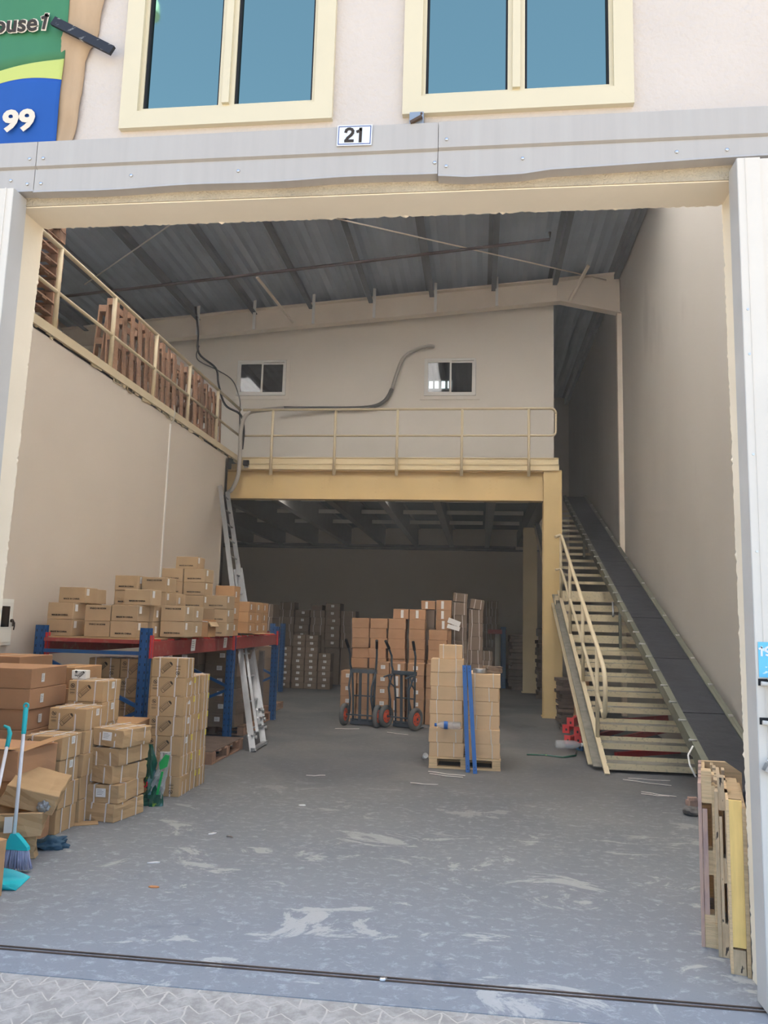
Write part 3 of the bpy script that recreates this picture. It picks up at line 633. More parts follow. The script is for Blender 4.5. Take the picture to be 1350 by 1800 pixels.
# ================================================================= CARTONS
_cart = {}
def carton_mesh(w, d, h, m, var, dent=0.0):
    k = ('body', round(w, 3), round(d, 3), round(h, 3), m, var, dent)
    if k in _cart: return _cart[k]
    rr = random.Random(hash((round(w, 3), round(d, 3), var)) & 0xffff); b = MB(); bm = b.bm
    bmesh.ops.create_cube(bm, size=1.0); bmesh.ops.subdivide_edges(bm, edges=bm.edges[:], cuts=3, use_grid_fill=True)
    bu = [rr.uniform(-.003, .0025) for _ in range(6)]; sk = (rr.uniform(-.006, .006), rr.uniform(-.006, .006))
    for v in bm.verts:
        x, y, z = v.co
        fx = (1 - (2 * y) ** 2) * (1 - (2 * z) ** 2); fy = (1 - (2 * x) ** 2) * (1 - (2 * z) ** 2); fz = (1 - (2 * x) ** 2) * (1 - (2 * y) ** 2)
        X, Y, Z = x * w, y * d, (z + .5) * h
        if abs(x) > .49: X += math.copysign(1, x) * bu[0 if x > 0 else 1] * fx
        if abs(y) > .49: Y += math.copysign(1, y) * bu[2 if y > 0 else 3] * fy
        if abs(z) > .49: Z += (z > 0) * -abs(bu[4]) * fz
        if dent:
            nn = noise.noise_vector(Vector((x * 2.2 + var, y * 2.2, z * 2.2)))
            X += nn.x * dent; Y += nn.y * dent; Z += nn.z * dent * (.4 if z > 0 else 0) - (dent * .5 * fz if z > .49 else 0)
        X += sk[0] * (z + .5); Y += sk[1] * (z + .5)
        v.co = (X, Y, Z)
    # softened edges
    es = [e for e in bm.edges if len(e.link_faces) == 2 and e.calc_face_angle(0) > 1.0]
    bmesh.ops.bevel(bm, geom=es, offset=.004, segments=1, affect='EDGES')
    me = b.mesh('carton', m); _cart[k] = me; return me
def flat_line(b, pts, w, y, closed=False):
    if closed: pts = pts + [pts[0]]
    for p, q in zip(pts, pts[1:]):
        b.bar((p[0], y, p[1]), (q[0], y, q[1]), w, .0006, (0, 1, 0))
def print_mesh(w, h, kind):
    k = ('print', round(w, 3), round(h, 3), kind)
    if k in _cart: return _cart[k]
    b = MB(); y = 0; lw = .0028
    fl = -1 if kind == 'torch_flip' else 1
    cx, cz = (-w * .02 if fl > 0 else -.07 * w), h * .5
    # flashlight lying diagonally
    a = R(42); ca, sa = math.cos(a), math.sin(a); L, T = h * .34, h * .105
    def T_(p): return (cx + p[0] * ca - p[1] * sa, cz + p[0] * sa + p[1] * ca)
    flat_line(b, [T_(p) for p in ((-L, -T), (L, -T), (L, T), (-L, T))], lw, y, True)
    flat_line(b, [T_((-L * .6, -T)), T_((-L * .6, T))], lw, y); flat_line(b, [T_((L * .62, -T)), T_((L * .62, T))], lw, y)
    for q in (-.45, -.15, .15): flat_line(b, [T_((-L * .55, T * q * 1.6)), T_((L * .55, T * q * 1.6))], lw * .7, y)
    ring = [T_((L + T * .45 * math.cos(t * math.pi / 6), T * math.sin(t * math.pi / 6))) for t in range(12)]; flat_line(b, ring, lw, y, True)
    b.bar((*[T_((L, -T * .6))[0]], y, T_((L, -T * .6))[1]), (T_((L, T * .6))[0], y, T_((L, T * .6))[1]), T * .55, .0006, (0, 1, 0))
    flat_line(b, [T_((-L, T * 1.6)), T_((L * .8, T * 1.6))], lw * .6, y)
    # round mark, caption, oval
    ox = -w * .36 if fl > 0 else w * .27; r = h * .095; z1 = h * (.76 if fl > 0 else .24); z2 = z1 - fl * h * .19; z3 = z1 - fl * h * .34
    flat_line(b, [(ox + r * math.cos(t * math.pi / 8), z1 + r * math.sin(t * math.pi / 8)) for t in range(16)], lw * 1.5, y, True)
    flat_line(b, [(ox - r * .7, z1 + r * .7), (ox + r * .7, z1 - r * .7)], lw * 1.3, y)
    flat_line(b, [(ox + r * .45 * math.cos(t * 1.2), z1 + r * (.05 + .09 * t) * math.sin(t * 1.2 + .4)) for t in range(6)], lw * 1.3, y)
    for i in range(6): b.bar((ox - h * .13 + i * h * .045, y, z2), (ox - h * .10 + i * h * .045, y, z2), h * .035, .0006, (0, 1, 0))
    flat_line(b, [(ox + h * .13 * math.cos(t * math.pi / 8), z3 + h * .055 * math.sin(t * math.pi / 8)) for t in range(16)], lw * .6, y, True)
    flat_line(b, [(ox - h * .09, z3), (ox + h * .09, z3)], lw * 1.4, y)
    flat_line(b, [(w * .26 * fl, h * .07 if fl > 0 else h * .93), (w * .40 * fl, h * .07 if fl > 0 else h * .93)], lw * .8, y)
    me = b.mesh('printed_marks', 'ink'); _cart[k] = me; return me
def strap_mesh(w, d, h, axis, wid=.011):
    k = ('strap', round(w, 3), round(d, 3), round(h, 3), axis, wid)
    if k in _cart: return _cart[k]
    b = MB(); t = .0035; hw = wid / 2; g = .0015
    if axis == 'yz':      # loop seen as a vertical band on the front and back
        D = d / 2 + g
        b.box(-hw, hw, -D - t, -D, 0, h + g + t); b.box(-hw, hw, D, D + t, 0, h + g + t); b.box(-hw, hw, -D, D, h + g, h + g + t)
    elif axis == 'xz':
        D = w / 2 + g
        b.box(-D - t, -D, -hw, hw, 0, h + g + t * .6); b.box(D, D + t, -hw, hw, 0, h + g + t * .6); b.box(-D, D, -hw, hw, h + g * .8, h + g + t * .6)
    me = b.mesh('strap', 'strap'); _cart[k] = me; return me
def label_mesh(lw, lh, kind):
    k = ('label', round(lw, 3), round(lh, 3), kind)
    if k in _cart: return _cart[k]
    b = MB(); b.box(-lw / 2, lw / 2, -.0008, 0, -lh / 2, lh / 2)
    b.mi = 1
    if kind != 'blank':
        for i in range(4): b.box(-lw * .38, lw * (.1 + .28 * ((i * 37) % 10) / 10), -.0012, -.0008, lh * (.28 - .17 * i), lh * (.28 - .17 * i) + lh * .05)
    me = b.mesh('label', ['yellow' if kind == 'yellow' else 'label', 'inkgrey']); _cart[k] = me; return me
ORD = ['lowest', 'second up', 'third up', 'fourth up', 'fifth up', 'sixth up', 'seventh up', 'eighth up', 'ninth up', 'tenth up']
TOP = ['topmost']
N_CARTONS = [0]
def carton(x, y, z, w, d, h, style, label, group, m='card_tan', rz=0.0, tilt=(0, 0), var=None, dent=0.0, parts=True, face=-1):
    """x,y = centre of the base, local front faces -Y"""
    if var is None: var = rnd.randrange(4)
    o = link('carton', carton_mesh(w, d, h, m, var, dent), None, (x, y, z)); o.rotation_euler = (tilt[0], tilt[1], rz)
    tag(o, label, 'box', group); N_CARTONS[0] += 1
    if not parts: return o
    F = -d / 2 - .0045; S = w / 2 + .0045
    def lab(lw, lh, kind, side, a, zz):
        l = link('label', label_mesh(lw, lh, kind), o)
        if side == 'front': l.location = (a, F - .0005, zz)
        else: l.location = (S, a, zz); l.rotation_euler = (0, 0, R(90))
        return l
    if style in ('torch', 'torch_flip', 'torch_plain', 'torch_yellow'):
        for sx in (-w * .25, w * .24):
            s = link('strap', strap_mesh(w, d, h, 'yz'), o); s.location = (sx + rnd.uniform(-.012, .012), 0, 0); s.rotation_euler = (0, rnd.uniform(-.03, .03), rnd.uniform(-.03, .03))
        for sy in (-d * .22, d * .22):
            s = link('strap', strap_mesh(w, d, h, 'xz'), o); s.location = (0, sy + rnd.uniform(-.01, .01), 0); s.rotation_euler = (rnd.uniform(-.04, .04), 0, rnd.uniform(-.03, .03))
        if style in ('torch', 'torch_flip', 'torch_yellow'):
            p = link('printed_marks', print_mesh(w, h, 'torch_flip' if style == 'torch_flip' else 'torch'), o); p.location = (0, F - .0003, 0)
        if style == 'torch_yellow': lab(.035, .05, 'yellow', 'side', d * .34 * rnd.choice((-1, 1, 1)), h * .80)
        elif style == 'torch': lab(.05, .055, 'text', 'side', d * .05, h * .76)
    elif style in ('china', 'china_flip'):
        up = style == 'china_flip'
        text('lettering', 'MADE IN CHINA', .0235, 'ink', o, (0, F - .0004, h * (.80 if up else .25)), rot=(90, 180 if up else 0, 0), bold=.0008)
        lab(.055, .07, 'blank', 'side', -d * .32 + rnd.uniform(-.01, .02), h * .70)
        b_ = link('tape', tape_mesh(w, d, h), o)
    elif style == 'band':
        for sx in (-w * .28, w * .25):
            s = link('strap', strap_mesh(w, d, h, 'yz', .009), o); s.location = (sx + rnd.uniform(-.02, .02), 0, 0); s.rotation_euler = (0, rnd.uniform(-.06, .06), 0)
    elif style == 'bandlabel':
        for sx in (-w * .26, w * .22):
            s = link('strap', strap_mesh(w, d, h, 'yz'), o); s.location = (sx, 0, 0); s.rotation_euler = (0, rnd.uniform(-.06, .06), 0)
        for sy in (-d * .25, d * .22):
            s = link('strap', strap_mesh(w, d, h, 'xz'), o); s.location = (0, sy, 0)
    elif style == 'whitelabel':
        lab(min(.075, w * .3), min(.06, h * .4), 'text', 'front', rnd.uniform(-.02, .02), h * .62)
    elif style == 'sidelabel':
        lab(.05, .07, 'text', 'side', -d * .2, h * .5)
    elif style == 'ragged':
        lab(w * .18, h * .8, 'blank', 'front', rnd.uniform(-.03, .03), h * .5)
    elif style == 'plain':
        link('tape', tape_mesh(w, d, h), o)
    return o
def tape_mesh(w, d, h):
    k = ('tape', round(w, 3), round(d, 3), round(h, 3))
    if k in _cart: return _cart[k]
    b = MB(); b.box(-.022, .022, -d / 2 + .004, d / 2 - .004, h - .0005, h + .0008); 
    b.box(-w / 2 + .01, w / 2 - .01, d / 2 + .0025, d / 2 + .0035, h * .45, h * .5)
    me = b.mesh('tape', 'tape'); _cart[k] = me; return me
def stack(desc, x0, y0, z0, w, d, h, n, style, m='card_tan', group=None, jit=.006, rz=0.0, lean=(0, 0), styles=None, parts=True, kind='carton', jr=.02, fr=None, dents=0.0):
    """x0,y0 = near left base corner; n boxes up"""
    z = z0
    for i in range(n):
        if n == 1: pos = ''
        elif i == n - 1: pos = TOP[0]
        else: pos = ORD[i]
        st = (styles[i] if styles and i < len(styles) else style)
        label = f'{kind}, {pos} {desc}' if pos else f'{kind} {desc}'
        carton(x0 + w / 2 + rnd.uniform(-jit, jit) + lean[0] * i, y0 + d / 2 + rnd.uniform(-jit, jit) + lean[1] * i, z, w * (1 if jit < .001 else rnd.choice((1, .99))), d, h - .002, st, label, group, m, rz + rnd.uniform(-jr, jr), parts=parts, dent=dents)
        z += h
    return z

# --- strapped flashlight cartons, staircase in the left foreground
G1 = 'strapped flashlight cartons piled on the left'
stack('in the near pile of four by the crumpled boxes', -3.33, 5.67, 0, .30, .28, .174, 4, 'torch', group=G1, kind='strapped brown carton', styles=['torch_plain', 'torch_plain', 'torch', 'torch'])
stack('in the front pile of five', -3.345, 6.0, 0, .31, .33, .172, 5, 'torch', group=G1, kind='strapped flashlight carton', lean=(.0, .004))
stack('in the front pile of six', -3.40, 6.38, 0, .31, .32, .174, 6, 'torch', group=G1, kind='strapped flashlight carton')
# lean pile with paper labels
z = 0
for i, (dx, dy, rz) in enumerate([(0, 0, -.12), (.0, .01, -.14), (-.02, .03, -.22), (.0, .03, -.22), (.02, .02, -.16)]):
    st = 'bandlabel'; o = carton(-2.885 + dx, 6.30 + dy, z, .275, .40, .136, st, f"labelled strapped carton, {['lowest', 'second', 'middle', 'fourth', 'topmost'][i]} of the crooked five-high pile in front", 'crooked pile of five strapped cartons', 'card_tan', rz + (-.06, .05, -.08, .04, .0)[i], (R((0, 1.0, -1.2, 1.5, -1)[i]), R((0, -1.5, 2, -1, 2.2)[i])), var=i, dent=.014)
    if i in (1, 4):
        l = link('label', label_mesh(.085, .065, 'text'), o); l.location = (-.01, -.2085, .08)
    z += .14
# tower in front of the blue upright, three deep
for c in range(3):
    y = 7.05 + c * .225; n = 7 if c == 0 else 6
    stack(['in the front column beside the blue post', 'in the middle column beside the blue post', 'in the rear column beside the blue post'][c], -2.965, y, 0, .325, .215, .174, n, 'torch' if c == 0 else 'torch_yellow', group='flashlight carton tower beside the blue rack post', kind='strapped flashlight carton', styles=(['torch_flip', 'torch_plain', 'torch', 'torch', 'torch', 'torch', 'torch_flip'] if c == 0 else None), jr=.015)
# pair of columns inside the rack, behind the staircase
stack('in the left column behind the blue diagonal brace', -3.93, 7.75, 0, .33, .36, .193, 6, 'torch_flip', group='flashlight cartons under the first rack bay', kind='flashlight carton')
stack('in the right column behind the blue diagonal brace', -3.585, 7.75, 0, .30, .36, .193, 6, 'torch', group='flashlight cartons under the first rack bay', kind='flashlight carton')
# white small box
o = carton(-3.37, 6.52, 1.047, .125, .09, .072, 'none', 'small white box with a flashlight drawing on the topmost strapped carton', None, 'white', .1, var=1); o.name = 'white_box'
p = link('printed_marks', print_mesh(.12, .09, 'torch'), o); p.location = (.02, -.0495, -.008)
# --- big reddish cartons at far left
stack('in the big reddish pile left of the staircase', -4.18, 6.1, 0, .60, .58, .164, 7, 'sidelabel', 'card_red', 'large reddish cartons at the left wall', kind='large reddish carton', jit=.02, jr=.04)
stack('in the narrower reddish pile behind the big one', -3.90, 6.85, 0, .30, .5, .186, 6, 'plain', 'card_orange', 'large reddish cartons at the left wall', kind='large brown carton', jit=.01)
stack('in the pile against the left wall near the meter box', -4.56, 6.75, 0, .50, .55, .20, 6, 'plain', 'card_red', 'large reddish cartons at the left wall', kind='wide brown carton', jit=.01)
# crate of open and crushed boxes in the near-left corner
o = carton(-3.32, 5.42, .46, .52, .44, .2, 'none', 'open brown carton without a lid behind the broom', None, 'card_red', -.08, dent=.008)
b = MB(); b.bar((-.24, -.18, .2), (.22, -.2, .215), .08, .004); b.bar((.25, -.2, .2), (.27, .2, .24), .08, .004); b.build('flap', 'card_orange', o)
carton(-3.34, 5.44, .26, .54, .44, .195, 'sidelabel', 'brown carton with a white label supporting the open carton', None, 'card_orange', -.05, dent=.01)
carton(-3.36, 5.44, .0, .54, .46, .255, 'none', 'brown carton at the very bottom under the open carton', None, 'card_red', -.05, dent=.01)
G2 = 'crushed cartons by the broom'
carton(-3.09, 5.22, .0, .30, .38, .15, 'none', 'crushed brown carton on the floor, nearest the blue cloth', G2, 'card_tan', .5, dent=.03, var=1)
o = carton(-3.07, 5.20, .152, .36, .44, .15, 'none', 'sagging brown carton with a white label below the tilted one', G2, 'card_tan', .45, dent=.035, var=2)
l = link('label', label_mesh(.05, .10, 'blank'), o); l.location = (-.02, -.245, .09)
o = carton(-2.99, 5.26, .345, .34, .40, .135, 'none', 'tilted brown carton with a torn corner on the crushed pile', G2, 'card_tan', .35, (R(10), R(14)), dent=.022, var=3)
b = MB(); bm = b.bm; bmesh.ops.create_icosphere(bm, subdivisions=3, radius=.038)
for v in bm.verts: v.co = Vector((v.co.x, v.co.y * .5, v.co.z)) * (1 + .45 * noise.noise(v.co * 60))
b.build('foil_filling', 'alu', o, (.10, -.205, .05))
carton(-2.90, 4.38, 0, .42, .24, .31, 'none', 'plain brown carton cut off by the left frame edge', None, 'card_orange', -.25, dent=.004)
b = MB(); b.box(-.09, .09, -.06, .06, 0, .006); o = b.build('cardboard_scrap', 'card_tan', None, (-2.98, 6.02, .001)); o.rotation_euler = (0, 0, .5); tag(o, 'flat cardboard scrap on the floor beside the crooked pile', 'cardboard')
# open box behind crooked pile
o = carton(-3.13, 6.98, .0, .30, .44, .66, 'none', 'tall brown carton with an angled top behind the crooked pile', None, 'card_orange', .1, dent=.004)

# --- on the rack, first bay
ZD = 1.37
G3 = 'MADE IN CHINA cartons on top of the rack'
def R_(desc, x0, y0, z, w, d, h, n, st, **k): return stack(desc, x0, y0, z, w, d, h, n, st, k.pop('m', 'card_grey'), G3, kind=k.pop('kind', 'tan carton'), jit=.004, jr=.02, **k)
R_('of the leftmost rack-top pile at the near edge', -4.35, 7.62, ZD, .275, .28, .168, 2, 'china')
R_('of the pile behind the leftmost rack-top pile', -4.34, 7.92, ZD, .275, .28, .168, 2, 'sidelabel')
R_('alone on top of the leftmost rack-top pile', -4.31, 7.74, ZD + .336, .29, .26, .162, 1, 'china')
R_('beside it, dark-sided, on the leftmost pile', -4.315, 8.02, ZD + .336, .28, .22, .155, 1, 'plain')
R_('of the second near-edge rack-top pile', -3.955, 7.64, ZD, .275, .28, .16, 2, 'china_flip')
R_('of the third near-edge rack-top pile', -3.665, 7.62, ZD, .28, .28, .164, 2, 'china')
R_('of the pile just behind the third near-edge pile', -3.63, 7.92, ZD, .28, .26, .164, 2, 'sidelabel')
R_('alone across the second and third piles', -3.60, 7.74, ZD + .331, .29, .26, .16, 1, 'china')
R_('of the slanting pile against the wall', -3.98, 8.30, ZD, .27, .3, .165, 4, 'china')
R_('of the pile next to the slanting one', -3.685, 8.34, ZD, .28, .3, .162, 4, 'china_flip')
R_('of the pile behind the lone crossing carton', -3.69, 8.68, ZD, .28, .28, .162, 3, 'sidelabel')
R_('of the pile at the beam with upside-down lettering', -3.325, 8.05, ZD + .01, .265, .28, .165, 2, 'china_flip', styles=['china', 'china_flip'])
R_('of the pile behind the upside-down lettering', -3.33, 8.36, ZD + .01, .26, .26, .165, 2, 'sidelabel')
R_('of the tall left pile near the wall conduit', -3.86, 9.3, ZD, .27, .3, .162, 5, 'china', parts=True)
R_('of the tall right pile near the wall conduit', -3.58, 9.3, ZD, .27, .3, .162, 5, 'china')
R_('alone as the summit of the rack-top pile', -3.71, 9.34, ZD + .81, .27, .28, .15, 1, 'china')
R_('of the pile behind the open box', -3.31, 9.38, ZD, .27, .3, .165, 3, 'china')
R_('of the orange-brown pair beside the ladder', -3.33, 9.74, ZD, .25, .26, .21, 3, 'sidelabel', m='card_orange')
# open box with flaps
def open_box():
    e = empty('open_carton', (-3.16, 8.85, ZD)); tag(e, 'open tan carton with a torn lid standing at the rack beam', 'box', G3)
    w, d, h = .25, .26, .2; b = MB(); t = .004
    b.box(-w / 2, w / 2, -d / 2, -d / 2 + t, 0, h * .93); b.box(-w / 2, w / 2, d / 2 - t, d / 2, 0, h); b.box(-w / 2, -w / 2 + t, -d / 2, d / 2, 0, h); b.box(w / 2 - t, w / 2, -d / 2, d / 2, 0, h * .9); b.box(-w / 2, w / 2, -d / 2, d / 2, 0, t)
    b.build('carton_body', 'card_orange', e)
    b = MB(); b.box(-w / 2 - .05, w / 2 - .03, d / 2 - t, d / 2 + .01, h, h + .13, Matrix.Rotation(.2, 3, 'X')); b.build('flap', 'card_grey', e)
    b = MB(); b.box(w / 2 - .01, w / 2 + .05, -d / 2, d / 2, h - .06, h - .05, Matrix.Rotation(1.0, 3, 'Y')); b.build('flap', 'card_grey', e)
    b = MB(); b.box(-w / 2 + .01, w / 2 - .01, -d / 2 - .004, -d / 2, h * .90, h * .94, Matrix.Rotation(.08, 3, 'Y')); b.build('torn_edge', 'white', e)
open_box()
# second bay top
stack('of the left orange-brown row on the second rack bay', -3.52, 10.6, ZD + .02, .40, .3, .145, 3, 'sidelabel', 'card_orange', 'orange-brown cartons on the second rack bay', kind='orange-brown carton', jit=.004)
stack('of the middle orange-brown row on the second rack bay', -3.50, 10.94, ZD + .02, .38, .3, .145, 3, 'sidelabel', 'card_orange', 'orange-brown cartons on the second rack bay', kind='orange-brown carton', jit=.004)
stack('of the rear orange-brown row on the second rack bay', -3.52, 11.28, ZD + .02, .40, .3, .145, 3, 'sidelabel', 'card_orange', 'orange-brown cartons on the second rack bay', kind='orange-brown carton', jit=.004)

# ---------------------------------------------------------------- rack
def upright(x, y, parent, h=1.475, name='upright', face=1):
    b = MB(); s = .045
    b.box(x - s, x + s, y - .035, y - .031, 0, h); b.box(x - s, x - s + .004, y - .035, y + .035, 0, h); b.box(x + s - .004, x + s, y - .035, y + .035, 0, h)
    b.box(x - .014, x + .014, y - .041, y - .035, 0, h); b.box(x - s - .012, x - s + .004, y + .03, y + .036, 0, h); b.box(x + s - .004, x + s + .012, y + .03, y + .036, 0, h)
    b.box(x - s - .02, x + s + .02, y - .05, y + .05, 0, .006)
    hb = b; b.mi = 1
    for k in range(int(h / .075)):
        hb.box(x - .030, x - .022, y - .0358, y - .035, .06 + k * .075, .085 + k * .075); hb.box(x + .022, x + .030, y - .0358, y - .035, .06 + k * .075, .085 + k * .075); hb.box(x + s, x + s + .0008, y - .006, y + .004, .06 + k * .075, .085 + k * .075)
    return b.build(name, ['blue', 'seal'], parent)
def rack(e, posts, back, zb0, zb1, braces=True, last=True):
    yb = posts[0][1]
    for i, (x, y) in enumerate(posts):
        upright(x, y, e); upright(back, y, e)
        b = MB(); b.box(back + .04, x - .04, y - .015, y + .015, 1.21, 1.245); b.build('cross_brace', 'blue', e)
        zs = [(1.16, .72, back, x), (.66, .22, x, back)]
        for z1, z0, xa, xb in zs:
            b = MB(); b.bar((xa + (.04 if xa < xb else -.04), y, z1), (xb + (-.04 if xa < xb else .04), y, z0), .03, .035); b.build('diagonal_brace', 'blue', e)
        b = MB(); b.box(back + .04, x - .04, y - .02, y + .02, zb1 - .035, zb1); b.build('deck_support', 'red', e)
    for (xa, ya), (xb, yb_) in zip(posts, posts[1:]):
        for X, Z in (((xa, xb), 0), ((back, back), 0)):
            b = MB(); b.bar((X[0] + .02, ya + .04, (zb0 + zb1) / 2 - .01), (X[1] + .02, yb_ - .04, (zb0 + zb1) / 2 - .01), .05, zb1 - zb0); b.bar((X[0] + .046, ya + .04, zb1 - .03), (X[1] + .046, yb_ - .04, zb1 - .03), .004, .012)
            bo = b.build('beam', 'red', e)
            for yy in (ya + .04, yb_ - .04):
                c = MB(); c.box((X[0] if yy < 9 else X[1]) + .04, (X[0] if yy < 9 else X[1]) + .055, yy - .04, yy + .04, zb0 - .02, zb1 + .05); c.build('end_connector', 'redb', bo)
        b = MB(); b.box(back + .03, min(xa, xb) - .01, ya + .04, yb_ - .04, zb1 - .0, zb1 + .012); b.build('deck_panel', 'card_tan', e)
        for k in range(7):
            y = ya + .25 + k * (yb_ - ya - .5) / 6; b = MB(); x = xa + (xb - xa) * (y - ya) / (yb_ - ya)
            b.box(x - .02, x + .05, y - .012, y + .012, zb1 - .012, zb1 + .006); b.build('beam_clip', 'redb', e)
    return e
e = empty('pallet_rack', (0, 0, 0)); tag(e, 'blue and red pallet rack loaded with cartons along the left wall', 'rack')
rack(e, [(-3.24, 7.5), (-3.21, 10.15), (-3.27, 12.65)], -4.33, 1.20, 1.355)
for (y, w, s) in ((8.62, .24, 'A-02'), (9.75, .17, 'A-20')):
    l = link('paper_label', label_mesh(.13, .13, 'text'), e); l.location = (-3.16, y, 1.285); l.rotation_euler = (R(3), 0, R(90))

# --- under the rack
G4 = 'taped cartons on the pallet under the rack'
def pallet(loc, rz=0, w=1.0, d=1.2, h=.13, m='wood', label=None, group=None, rot=None, nb=6, m2=None, name='wooden_pallet'):
    e = empty(name, loc, rz)
    if rot is not None: e.rotation_euler = rot
    tag(e, label, 'pallet', group)
    t = .02
    me1 = _cart.get(('db', w, m)) or _cart.setdefault(('db', w, m), MB().box(-w / 2, w / 2, -.048, .048, 0, t, bev=.002).mesh('deck_board', m))
    me2 = _cart.get(('st', d, m, h)) or _cart.setdefault(('st', d, m, h), MB().box(-.045, .045, -d / 2, d / 2, 0, .018).box(-.045, .045, -d / 2, -d / 2 + .13, .018, h - t).box(-.045, .045, -.06, .06, .018, h - t).box(-.045, .045, d / 2 - .13, d / 2, .018, h - t).mesh('runner', m2 or m))
    for k in range(nb):
        y = -d / 2 + .05 + k * (d - .1) / (nb - 1); link('deck_board', me1, e, (0, y, h - t))
    for x in (-w / 2 + .05, 0, w / 2 - .05): link('runner', me2, e, (x, 0, 0))
    me3 = _cart.get(('bb', w, m)) or _cart.setdefault(('bb', w, m), MB().box(-w / 2 + .002, w / 2 - .002, -.047, .047, -.001, .0195).mesh('bottom_board', m))
    for y in (-d / 2 + .05, 0, d / 2 - .05): link('bottom_board', me3, e, (0, y, 0.001))
    return e
pallet((-3.22, 9.20, 0), 0, .7, 1.15, .13, 'wood_old', 'low brown pallet with a covered top behind the carton tower')
b = MB(); b.box(-.34, .34, -.56, .56, 0, .006); o = b.build('cardboard_sheet', 'bundle', None, (-3.22, 9.20, .131)); tag(o, 'brown cardboard sheet covering the low pallet', 'cardboard')
pallet((-3.62, 11.3, 0), 0, .9, 1.0, .13, 'wood_old', 'brown pallet under the taped cartons in the second rack bay')
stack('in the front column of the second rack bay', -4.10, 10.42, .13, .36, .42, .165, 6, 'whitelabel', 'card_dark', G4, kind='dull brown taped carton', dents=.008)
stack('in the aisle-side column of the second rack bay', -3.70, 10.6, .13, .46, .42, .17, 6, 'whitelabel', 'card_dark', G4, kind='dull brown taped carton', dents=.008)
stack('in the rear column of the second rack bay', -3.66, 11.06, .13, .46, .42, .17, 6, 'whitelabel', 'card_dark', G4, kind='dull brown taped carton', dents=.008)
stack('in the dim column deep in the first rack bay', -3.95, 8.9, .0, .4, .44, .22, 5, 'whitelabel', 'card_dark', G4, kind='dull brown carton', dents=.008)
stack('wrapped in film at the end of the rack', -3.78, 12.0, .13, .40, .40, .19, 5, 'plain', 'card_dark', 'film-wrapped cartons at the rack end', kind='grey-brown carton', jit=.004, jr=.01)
b = MB(); b.box(-.22, .22, -.22, .22, 0, .97, bev=.02); o = b.build('stretch_wrap', 'grey_film', None, (-3.58, 12.2, .125)); tag(o, 'cloudy stretch wrap round the cartons at the rack end', 'film')
pallet((-3.58, 12.25, 0), 0, .6, .8, .13, 'wood_old', 'small brown pallet under the film-wrapped cartons')
stack('in the pile beyond the third blue post', -3.85, 13.6, .12, .28, .34, .2, 5, 'plain', 'card_dark', 'dull cartons beyond the rack', kind='dull brown carton')
pallet((-3.8, 13.9, 0), 0, .6, .9, .12, 'wood_old', 'brown pallet beyond the third blue post')

# ---------------------------------------------------------------- central pallet of cartons
pallet((-.135, 9.62, 0), 0, .80, 1.05, .125, 'wood', 'light pine pallet carrying the banded cartons in mid floor', m2='wood')
G5 = 'banded cartons on the mid floor pallet'
stack('of the left pile on the mid-floor pallet', -.535, 9.10, .127, .385, .34, .155, 2, 'band', 'card_pale', group=G5, kind='white-banded carton', dents=.003)
z = .127 + .31
for i in range(5):
    carton(-.35 + rnd.uniform(-.006, .006), 9.30, z, .37, .33, .150, 'band', f'white-banded carton, {["third", "fourth", "fifth", "sixth", "seventh"][i]} up in the left pile on the mid-floor pallet', G5, 'card_pale', dent=.003, rz=rnd.uniform(-.02, .02)); z += .153
carton(-.31, 9.28, z, .265, .22, .155, 'band', 'small banded carton crowning the left pile on the mid-floor pallet', G5, 'card_pale', rz=.03)
carton(.065, 9.27, .127, .375, .34, .155, 'band', 'white-banded carton, lowest of the right pile on the mid-floor pallet', G5, 'card_pale', dent=.003)
carton(.06, 9.27, .282, .375, .34, .155, 'band', 'white-banded carton, second up in the right pile on the mid-floor pallet', G5, 'card_pale', dent=.003)
z = .437
for i in range(4):
    carton(.065 + (.02 if i == 3 else rnd.uniform(-.006, .006)), 9.29, z, .35, .33, .150, 'band', f'white-banded carton, {["third", "fourth", "fifth", "topmost"][i]} of the right pile on the mid-floor pallet', G5, 'card_pale', dent=.003, rz=-.03 if i == 3 else 0.0); z += .153
stack('of the rear left pile on the mid-floor pallet', -.535, 9.52, .127, .37, .34, .153, 6, 'band', 'card_pale', group=G5, kind='banded carton')
stack('of the rear right pile on the mid-floor pallet', -.10, 9.52, .127, .36, .34, .153, 6, 'band', 'card_pale', group=G5, kind='banded carton')
# tape roll + scraps on top of right pile
e = empty('tape_roll', (.02, 9.22, 1.052)); tag(e, 'shiny clear tape roll lying on the right pile', 'tape')
b = MB(); b.lathe([(.045, 0), (.075, 0), (.077, .005), (.077, .045), (.075, .05), (.045, .05), (.045, 0)], 28, cap=False); b.build('tape_winding', 'alu', e)
b = MB(); b.lathe([(.040, 0), (.045, 0), (.045, .05), (.040, .05), (.040, 0)], 28, cap=False); b.build('core', 'card_orange', e)
o = carton(.17, 9.34, 1.052, .2, .16, .075, 'none', 'flattened brown wrapping scrap on the right pile', None, 'card_dark', .2, dent=.02)
